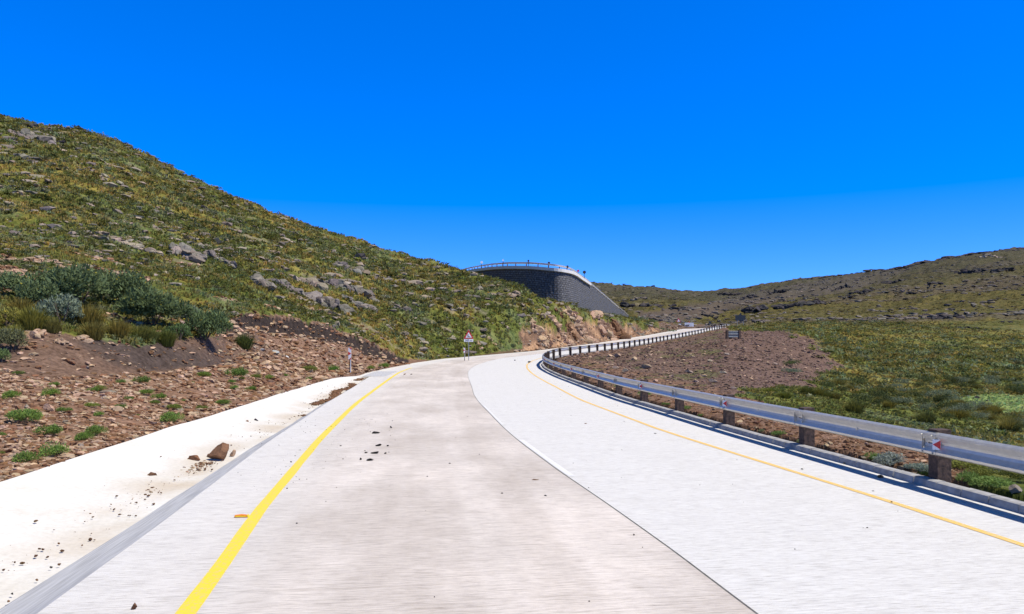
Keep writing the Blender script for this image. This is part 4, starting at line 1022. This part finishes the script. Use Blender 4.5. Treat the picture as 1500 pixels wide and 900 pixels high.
spill(262, 690, 312, 678, 240, 'gravel', 'small gravel spilled around the brown block and the largest boulder in the drain', 8)
spill(170, 735, 225, 712, 130, 'gravel', 'thin trail of small gravel below the lone rounded rock in the drain', 8, .022)
spill(335, 640, 372, 628, 90, 'gravel', 'short trail of gravel in the drain beyond the largest boulder', 6)
i = rng.integers(iY(24), iY(44), 1500); dd = O_SL[i]+.35+rng.normal(size=1500)*.10+.2*np.sin(SS[i]*.9)
P = np.array([line_pt(a_, b_, bdrop(a_)+.01+.02) for a_, b_ in zip(i, dd)]); m = vn(P[:, 1]*.5, P[:, 0]*.2, 5) > .4
P[:, 2] += rng.random(len(P))*.03
bulk('washed_soil', ROCK0, P[m], (rng.random(1500)**2*.05+.03)[m], rockcol('brown', 1500)[m], M['rock'], 'brown soil washed into the far end of the drain', 'soil')
i = rng.integers(0, iY(40), 260); dd = rng.uniform(1, 10.3, 260); m0 = rng.random(260) < .45; dd[m0] = O_YL[i[m0]]-rng.normal(size=m0.sum())*.5; i[m0] = rng.integers(iY(12), iY(22), m0.sum())
P = np.array([line_pt(a_, b_, .003) for a_, b_ in zip(i, dd)])
bulk('grit', ROCK0, P, rng.random(260)**3*.016+.005, rockcol('char', 260)*1.5, M['rock'], 'tiny dark grit scattered over the concrete road', 'grit')

# the near hill: small tussocks, low shrubs, stones in the turf
def tintg(c_, n, lo=.6, hi=1.5, warm=.25):
    return c_*rng.uniform(lo, hi, (n, 1))*np.stack([1+rng.uniform(-.1, warm, n), np.ones(n), 1+rng.uniform(-.2, .2, n)], 1)
hillc = lambda X, Y, z, s, D, px: (s < .5) & (Y > l2Y(px)*.99) & (D > 3)
X, Y, z, s_, c_, D, px = scatter(46000, (-60, 960), (24, 205), hillc, .8)
n = len(X); w = rng.uniform(.25, .6, n)*np.clip(Y/70, .6, 1.6)
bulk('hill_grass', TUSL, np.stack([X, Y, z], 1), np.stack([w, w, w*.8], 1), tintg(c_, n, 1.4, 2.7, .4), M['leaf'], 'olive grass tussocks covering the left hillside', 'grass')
X, Y, z, s_, c_, D, px = scatter(15000, (-60, 960), (26, 205), lambda *a_: hillc(*a_) & (fbm(a_[0]*.15, a_[1]*.15, 66) > .42), .8)
n = len(X); w = rng.uniform(.3, .75, n)*np.clip(Y/80, .6, 1.5)
bulk('hill_scrub', SHRL, np.stack([X, Y, z-.05], 1), np.stack([w, w, w*.75], 1), tintg(np.where(rng.random((n, 1)) < .35, SAGE, GREEN*.9), n, .8, 2.0, .3), M['leaf'], 'low dark green scrub spread over the left hillside', 'scrub')
X, Y, z, s_, c_, D, px = scatter(6500, (-60, 960), (30, 200), lambda *a_: hillc(*a_) & (fbm(a_[0]*.2, a_[1]*.2, 67) > .47), .75)
n = len(X); w = (rng.random(n)**2.5*.55+.12)*np.clip(Y/80, .5, 1.4)
bulk('hill_stones', ROCK0, np.stack([X, Y, z+w*.15], 1), np.stack([w*1.4, w, w*.6], 1), np.where(rng.random((n, 1)) < .5, rockcol('pale', n), rockcol('grey', n)), M['rock'], 'countless small pale stones in the grass of the left hillside', 'stones', tilt=rng.normal(size=(n, 1))*.3)
# valley floor and far hill
vc = lambda X, Y, z, s, D, px: (s < .5) & (D < -1) & (px > 1050)
X, Y, z, s_, c_, D, px = scatter(34000, (1000, 1560), (13, 240), vc, .85)
n = len(X); w = rng.uniform(.16, .42, n)*np.clip(Y/60, .55, 2.2)
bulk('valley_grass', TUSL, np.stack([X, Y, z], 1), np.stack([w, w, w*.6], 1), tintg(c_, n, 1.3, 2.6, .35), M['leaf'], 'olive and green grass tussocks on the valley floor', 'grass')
X, Y, z, s_, c_, D, px = scatter(15000, (1000, 1560), (16, 240), lambda *a_: vc(*a_) & (fbm(a_[0]*.12, a_[1]*.12, 68) > .45) & ~inpoly(a_[5], HY-(a_[2]-CH)*F/a_[1], [(1395,583),(1440,578),(1560,580),(1560,612),(1420,602)]), .85)
n = len(X); w = rng.uniform(.25, .62, n)*np.clip(Y/60, .5, 1.8)
bulk('valley_scrub', SHRL, np.stack([X, Y, z-.05], 1), np.stack([w, w, w*.7], 1), tintg(np.where(rng.random((n, 1)) < .28, SAGE*1.15, np.where(rng.random((n, 1)) < .5, GREEN, OLIVE)), n, .9, 2.2, .2), M['leaf'], 'grey green low scrub spread over the valley floor', 'scrub')
X, Y, z, s_, c_, D, px = scatter(30000, (850, 1560), (215, 740), lambda X, Y, z, s, D, px: (s < .7) & (px > 860) & (Y < .93*np.interp(px, FAR['F3'][:, 0], FAR['F3'][:, 2])), 1.)
n = len(X); w = rng.uniform(.25, .75, n)*np.clip(Y/300, .8, 1.4)
bulk('far_scrub', SHRL, np.stack([X, Y, z-.1], 1), np.stack([w, w, w*.45], 1), tintg(c_, n, .7, 1.5, .3), M['leaf'], 'low brownish green scrub over the far hillside', 'scrub')
X, Y, z, s_, c_, D, px = scatter(6000, (850, 1560), (240, 740), lambda X, Y, z, s, D, px: (px > 860) & ((s > .3) | (rng.random(len(X)) < .2)), 1.)
n = len(X); w = rng.uniform(.4, 1.3, n)
bulk('far_stones', ROCK0, np.stack([X, Y, z+w*.1], 1), np.stack([w*1.5, w, w*.6], 1), rockcol('grey', n)*.8, M['rock'], 'small grey stones strewn over the far hillside', 'stones')

# ------------------------------------------------------------------ individual plants
def plant(name, px, py, wpx, hpx, tpls, col, label, cat, group=None, ymin=6, ymax=900, stem=False, flowers=0, parts=None):
    x, y, z = hit(px, py, ymin, ymax); u = y/F; w = wpx*u/2; h = hpx*u
    t = tpls[rng.integers(len(tpls))]; v = t[0]; zz = v[:, 2].max()
    V = v*(w/np.percentile(np.abs(v[:, 0]), 97), w*.9/np.percentile(np.abs(v[:, 1]), 97), h/zz)
    Tn = np.array(col)[None]*1.85*t[2][:, None]*rng.uniform(.9, 1.1)
    me = np_mesh(name, V, t[1], M['leaf'], Tn)
    if not stem and not flowers:
        o = link(name, me, None, (x, y, z-.02)); o.rotation_euler = (0, 0, 0); return tag(o, label, cat, group)
    e = empty(name, (x, y, z-.02)); tag(e, label, cat, group); link('foliage', me, e)
    mb = MB()
    for k in range(9):
        a_ = rng.uniform(0, 6.28); q = rng.uniform(.3, .75); mb.cyl((0, 0, -.1), (w*q*math.cos(a_), w*.8*q*math.sin(a_), h*.65), .03, 5, .008)
    mb.build('stem', M['twig'], e)
    if flowers:
        k = rng.integers(0, len(V), flowers); P = V[k]; P = P[P[:, 2] > h*.45]
        s3 = np.full((len(P), 3), .045)
        V2, F2, T2 = assemble(ROCK0, rng.integers(0, 8, len(P)), P, s3, rng.uniform(0, 6, len(P)), np.tile((.5, .42, .06), (len(P), 1)))
        tag(link('flowers', np_mesh('flowers', V2, F2, M['leaf'], T2), e), kind='stuff')
    return e
BIG = [leafball_tpl(5200, 300+i, .075, 9, .85, .5) for i in range(4)]
MED = [leafball_tpl(2400, 320+i, .09, 7, .85, .5) for i in range(3)]
SG = (.090, .120, .052); SV = (.125, .15, .10)
for a_ in [('bush', 117, 447, 96, 64, BIG, SG, 'tall grey green bush with pale flower tips at the back of the bank', 90), ('bush', 172, 449, 82, 62, BIG, SG, 'dark grey green bush right of the tall one at the back', 70),
           ('bush', 225, 479, 94, 62, BIG, (.08, .108, .045), 'broad dark green bush in the middle of the bank top', 90), ('bush', 300, 499, 64, 54, BIG, (.078, .108, .045), 'rounded green bush at the right end of the bank', 50),
           ('bush', 90, 474, 62, 48, MED, SV, 'silvery green bush in front on the left of the bank', 0), ('bush', 36, 436, 80, 40, MED, SG, 'low grey green bush behind the left tussocks', 20),
           ('bush', 60, 450, 60, 42, MED, SG, 'grey green bush between the low one and the tall one', 10), ('bush', 20, 512, 44, 34, MED, (.10, .105, .05), 'small sage bush at the left frame edge over the bank', 0), ('bush', 12, 482, 50, 36, MED, (.17, .155, .035), 'yellow green bush at the left frame edge', 20),
           ('bush', 262, 497, 40, 26, MED, (.08, .12, .045), 'small green bush left of the rounded bush', 0), ('bush', 276, 470, 40, 26, MED, SV, 'silvery tuft between the broad and the rounded bush', 0),
           ('bush', 4, 530, 26, 22, MED, (.10, .14, .05), 'small green bush low at the left frame edge', 0)]:
    nm, px, py, w, h, tp, c_, lb, fl = a_
    plant(nm, px, py, w, h, tp, c_, lb, 'bush', 'bushes along the top of the dark bank', 20, 45, True, fl)
TUN = [tussock_tpl(520, 400+i, .75, .35, .010) for i in range(4)]
OL = (.16, .125, .03)
for px, py, w, h, c_, lb in [(47, 482, 46, 40, (.14, .13, .025), 'olive tussock left of the silvery bush'), (128, 480, 50, 42, OL, 'tall olive tussock right of the silvery bush'), (136, 496, 36, 30, (.12, .10, .025), 'darker tussock in front of the tall olive one'),
                   (173, 496, 36, 36, OL, 'straw tipped tussock in the middle of the bank edge'), (205, 497, 36, 26, (.12, .12, .03), 'low green tussock right of the straw tipped one'), (243, 506, 32, 28, (.075, .085, .018), 'dark green tussock under the broad bush'),
                   (357, 510, 31, 26, (.055, .07, .018), 'round dark tussock alone at the right of the bank'), (20, 500, 30, 30, (.15, .14, .03), 'yellowish tussock at the left end of the bank'), (75, 486, 30, 26, (.12, .11, .03), 'short tussock under the silvery bush'), (222, 500, 24, 22, (.10, .11, .03), 'small tussock left of the dark green one'),(32, 462, 40, 30, OL, 'olive tussock behind the left end of the bank')]:
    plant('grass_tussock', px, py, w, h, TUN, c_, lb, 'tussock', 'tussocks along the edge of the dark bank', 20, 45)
CUSH = [leafball_tpl(1300, 420+i, .085, 3, .8, .9) for i in range(6)]
CL = [(24,550,14),(20,584,24),(77,566,14),(72,580,26),(133,575,16),(149,573,18),(175,562,15),(203,563,24),(211,579,18),(187,586,14),(229,586,20),(227,592,12),(268,588,8),(255,601,18),(324,594,18),(136,597,17),(173,599,15),(143,609,15),(96,604,18),(127,646,26),(299,553,17),(341,555,32),(373,555,14),(397,556,14),(341,570,14),(365,573,15),(341,562,12),(297,600,14),(280,562,9),(55,660,8),(200,610,8),(354,556,8),(451,557,10),(454,545,18),(486,544,18),(560,540,16),(545,542,12),(420,552,9),(0,665,12),(10,585,9)]
for px, py, w in CL:
    plant('cushion_plant', px, py, w*1.1, w*.6, CUSH, (.105*rng.uniform(.8, 1.2), .15*rng.uniform(.85, 1.1), .03), 'small bright green cushion plant on the brown gravel slope', 'plant', 'green cushion plants on the gravel', 9, 60)
for px, py, w, lb in [(256,620,33,'bright green cushion touching the edge of the white drain'),(36,620,40,'large green cushion upper left of the three nearest'),(65,640,35,'large green cushion near the left edge, middle of three'),(145,638,30,'round green cushion right of the large pair'),(75,668,42,'widest green cushion close above the white drain'),(44,679,36,'green cushion nearest to the white drain at the left'),(-2,640,18,'green cushion cut by the left frame edge')]:
    plant('cushion_plant', px, py, w*1.1, w*.6, CUSH, (.105, .16, .035), lb, 'plant', 'green cushion plants on the gravel', 9, 60)
# behind the kerb
GB = (.10, .15, .04)
for px, py, w, h, tp, c_, lb in [(1310, 684, 50, 22, MED, (.17, .19, .16), 'silver grey plant behind the kerb left of the nearest visible post'), (1352, 692, 46, 16, MED, (.16, .19, .15), 'second silver plant touching the post'), (1275, 673, 30, 13, CUSH, GB, 'green cushion left of the silver plants behind the kerb'),
        (1362, 701, 34, 18, CUSH, GB, 'green cushion at the foot of the nearest visible post'), (1415, 710, 40, 22, CUSH, GB, 'bright green cushion right of the post'), (1455, 716, 52, 20, CUSH, (.11, .165, .04), 'wide bright green cushion near the right frame edge'),
        (1425, 690, 50, 20, CUSH, (.13, .14, .03), 'yellow green shrub behind the cushions right of the post'), (1440, 700, 36, 18, MED, (.13, .14, .03), 'yellowish shrub between the cushions'), (1490, 706, 40, 26, MED, (.13, .14, .035), 'yellow green bush at the right frame edge'), (1470, 694, 40, 20, MED, (.15, .17, .13), 'silver bush behind the right cushions'),
        (1500, 688, 44, 20, MED, (.14, .16, .12), 'silver bush cut by the right frame edge'), (1395, 684, 30, 16, MED, (.11, .13, .05), 'green shrub right behind the post'),
        (1140, 640, 22, 10, CUSH, GB, 'green cushion between the second and third visible posts'), (1178, 650, 22, 10, CUSH, (.14, .17, .08), 'pale green cushion left of the second visible post'),
        (1000, 602, 22, 10, CUSH, GB, 'green cushion left of the fourth visible post'), (940, 580, 24, 9, CUSH, GB, 'wide green cushion under the far part of the rail'), (1068, 620, 14, 7, CUSH, GB, 'small green cushion left of the third visible post'), (1028, 611, 10, 5, CUSH, GB, 'small green cushion right of the fourth visible post'),
        (905, 569, 18, 7, CUSH, GB, 'green cushion under the rail before the bend'), (975, 594, 12, 6, CUSH, GB, 'small green cushion right of the fifth visible post'), (858, 555, 12, 5, CUSH, GB, 'small green cushion near the bend of the rail'), (1115, 634, 12, 6, CUSH, (.14, .16, .08), 'tiny pale cushion right of the third visible post')]:
    plant('cushion_plant' if tp is CUSH else 'shrub', px, py, w, h, tp, c_, lb, 'plant', None, 8, 45)
# dark tussocks and bushes on the valley floor
for px, py, w, h, c_, lb in [(1252, 605, 32, 24, (.075, .075, .018), 'large dark tussock just above the rail, left of the next one'), (1356, 620, 32, 22, (.065, .07, .02), 'large dark rounded tussock above the rail near the right'), (1180, 578, 28, 16, (.07, .075, .018), 'dark tussock nearest the rubble mound'),
        (1200, 580, 24, 15, (.09, .085, .018), 'dark tussock right of the one nearest the mound'), (1212, 583, 18, 12, (.07, .075, .018), 'small dark tussock in the row above the rail'), (1302, 598, 20, 14, (.11, .095, .02), 'brownish tussock between the two large dark ones'), (1148, 583, 26, 12, (.09, .10, .02), 'green tussock in the row beside the brown rubble'), (1128, 576, 22, 10, (.10, .11, .02), 'low green tussock at the left of the valley row'),
        (1290, 592, 22, 14, (.12, .10, .02), 'olive tussock right of the large dark one'), (1400, 612, 40, 16, (.11, .095, .02), 'brown green tussock right of the rounded dark one'), (1450, 606, 36, 18, (.12, .10, .02), 'brown tussock group below the pale green patch'), (1480, 620, 34, 16, (.09, .09, .02), 'dark olive tussock at the right frame edge'), (1375, 590, 18, 12, (.08, .08, .02), 'dark tussock left of the pale green patch'), (1330, 585, 18, 10, (.09, .09, .02), 'tussock below the white stone')]:
    plant('grass_tussock', px, py, w, h, TUN, c_, lb, 'tussock', None, 16, 120)
for px, py, w, h, c_, lb in [(1161, 537, 24, 11, (.045, .07, .02), 'dark green bush on the flank of the rubble mound'), (1163, 548, 28, 10, (.10, .13, .085), 'grey green bush below the dark one on the mound'), (1200, 550, 14, 7, (.07, .08, .025), 'small bush right of the grey green one'), (1115, 575, 26, 8, (.13, .14, .03), 'yellow green bush at the foot of the mound'), (1289, 514, 14, 5, (.05, .065, .03), 'small dark bush in the middle of the valley'), (1210, 507, 22, 7, (.05, .065, .03), 'dark bush group at the right edge of the mound')]:
    plant('bush', px, py, w, h, SHRN, c_, lb, 'bush', None, 28, 200)
for px, py, w, h in [(960, 482, 16, 6), (972, 485, 18, 6), (945, 478, 16, 6), (932, 472, 16, 7), (985, 487, 14, 5), (955, 474, 18, 6), (940, 468, 14, 5), (1012, 466, 6, 3), (925, 468, 12, 5)]:
    plant('bush', px, py, w, h, SHR, (.07, .095, .05), 'grey green bush on the slope beyond the road cutting', 'bush', 'bushes beyond the road cutting', 150, 340)
for px, py, w, h in [(1080,506,16,5),(1110,500,12,4),(1230,520,16,6),(1250,535,18,7),(1270,548,20,8),(1300,532,18,6),(1320,545,16,6),(1345,556,20,8),(1310,560,22,9),(1240,560,20,8),(1275,572,22,9),(1390,558,18,8),(1420,548,16,6),(1455,532,20,6),(1480,560,22,8),(1380,535,14,5),(1410,520,12,4),(1350,512,12,4),(1440,570,18,7),(1225,548,16,6),(1222,572,16,8),(1262,520,12,5),(1240,508,12,5),(1330,525,12,4),(1470,512,14,4),(1490,545,14,5),(1365,570,16,7),(1200,525,14,6),(1215,535,16,6)]:
    if px < 1120: continue
    plant('bush', px, py, w*.8, h*.9, SHR, tuple(np.array((.075, .095, .05) if rng.random() < .6 else (.07, .075, .02))*rng.uniform(.8, 1.2)), 'low rounded bush standing out of the valley scrub', 'bush', 'rounded bushes in the valley', 28, 240)
r2 = np.random.default_rng(77); cnt = 0
while cnt < 190:
    px = r2.uniform(1075, 1500); py = r2.uniform(498, 640)
    if py > 560+(px-1060)*.17 or inpoly(np.array([px]), np.array([py]), [(1000,470),(1160,484),(1210,503),(1240,540),(1195,562),(1130,590),(1000,610)])[0]: continue
    if inpoly(np.array([px]), np.array([py]), [(1395,583),(1440,578),(1560,580),(1560,612),(1420,602)])[0]: continue
    sz = np.interp(py, [498, 640], [8, 36])*r2.uniform(.55, 1.15); k = r2.random()
    c_ = np.array((.05, .062, .02) if k < .45 else (.115, .135, .08) if k < .75 else (.13, .115, .03))*r2.uniform(.8, 1.15)
    plant('bush' if k < .75 else 'grass_tussock', px, py, sz, sz*.62, SHR if py < 560 else SHRN if k < .75 else TUN, tuple(c_), 'small rounded bush among many scattered over the green valley floor', 'bush', 'scattered small bushes on the valley floor', 16, 260); cnt += 1
# small bushes on the hill crest before the wall and on the turf
for px, py, w, h in [(702, 404, 7, 4), (724, 408, 6, 4), (741, 411, 8, 5), (770, 428, 14, 6), (768, 440, 14, 8), (736, 474, 10, 6), (560, 495, 10, 6), (590, 500, 12, 7), (640, 505, 12, 7), (712, 490, 12, 7), (745, 465, 12, 7), (708, 480, 10, 6), (620, 480, 10, 6), (660, 470, 12, 6), (575, 465, 12, 6), (770, 480, 14, 8), (735, 500, 12, 7), (620, 455, 8, 5), (505, 475, 12, 6), (460, 468, 10, 5), (560, 380, 8, 4), (480, 400, 8, 4), (420, 390, 9, 4), (640, 420, 8, 4), (680, 440, 9, 5), (320, 400, 10, 6), (265, 392, 10, 6), (350, 428, 12, 6), (230, 385, 10, 5), (400, 455, 12, 6), (700, 518, 12, 6), (660, 520, 12, 6), (610, 518, 10, 6)]:
    plant('bush', px, py, w, h, SHR, tuple(np.array((.06, .075, .02) if rng.random() < .6 else (.085, .10, .05))*rng.uniform(.8, 1.2)), 'small dark bush in the grass of the left hillside', 'bush', 'small bushes on the left hillside', float(l2Y(px)), 200)

# ------------------------------------------------------------------ camera, sun, sky
cam = bpy.data.cameras.new('camera'); cam.sensor_width = 36; cam.lens = 36*F/1500; cam.shift_y = (HY-450)/1500; cam.clip_end = 9000; cam.clip_start = .05
co = bpy.data.objects.new('camera', cam); COL.objects.link(co); co.location = (0, 0, CH); co.rotation_euler = (R(90), 0, 0); SC.camera = co
from mathutils import Vector
EL, AZ = 57., -20.          # azimuth measured from +X towards +Y
sd = Vector((math.cos(R(EL))*math.cos(R(AZ)), math.cos(R(EL))*math.sin(R(AZ)), math.sin(R(EL))))
sl = bpy.data.lights.new('sun', 'SUN'); sl.energy = 5.0; sl.angle = R(.5); sl.color = (1, .945, .86)
so = bpy.data.objects.new('sun', sl); COL.objects.link(so); so.rotation_euler = (-sd).to_track_quat('-Z', 'Y').to_euler(); so.location = (0, 0, 60)
w = bpy.data.worlds.new('World'); SC.world = w; w.use_nodes = True; nt = w.node_tree
sky = nt.nodes.new('ShaderNodeTexSky'); sky.sky_type = 'NISHITA'; sky.sun_disc = False; sky.sun_elevation = R(EL); sky.sun_rotation = R(90-AZ)
sky.altitude = 2800; sky.air_density = 1.0; sky.dust_density = .2; sky.ozone_density = 2.5
hs = nt.nodes.new('ShaderNodeHueSaturation'); hs.inputs['Saturation'].default_value = 1.55; hs.inputs['Value'].default_value = 1.25
nt.links.new(sky.outputs[0], hs.inputs['Color']); gm_ = nt.nodes.new('ShaderNodeGamma'); gm_.inputs[1].default_value = .7; nt.links.new(hs.outputs[0], gm_.inputs[0])
geo_ = nt.nodes.new('ShaderNodeTexCoord'); sp_ = nt.nodes.new('ShaderNodeSeparateXYZ'); nt.links.new(geo_.outputs['Generated'], sp_.inputs[0])
hi_ = ramp(nt, sp_.outputs[2], [(.44, (1, 1, 1)), (.6, (.42, .25, .11)), (1., (.32, .19, .08))])     # sky above the view dimmed and warmed to make shade darker and less blue
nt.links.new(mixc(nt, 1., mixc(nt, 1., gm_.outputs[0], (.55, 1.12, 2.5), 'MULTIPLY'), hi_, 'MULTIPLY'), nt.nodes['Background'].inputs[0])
nt.nodes['Background'].inputs[1].default_value = .12
SC.view_settings.view_transform = 'Standard'; SC.view_settings.look = 'None'; SC.view_settings.gamma = 1; SC.view_settings.exposure = .2
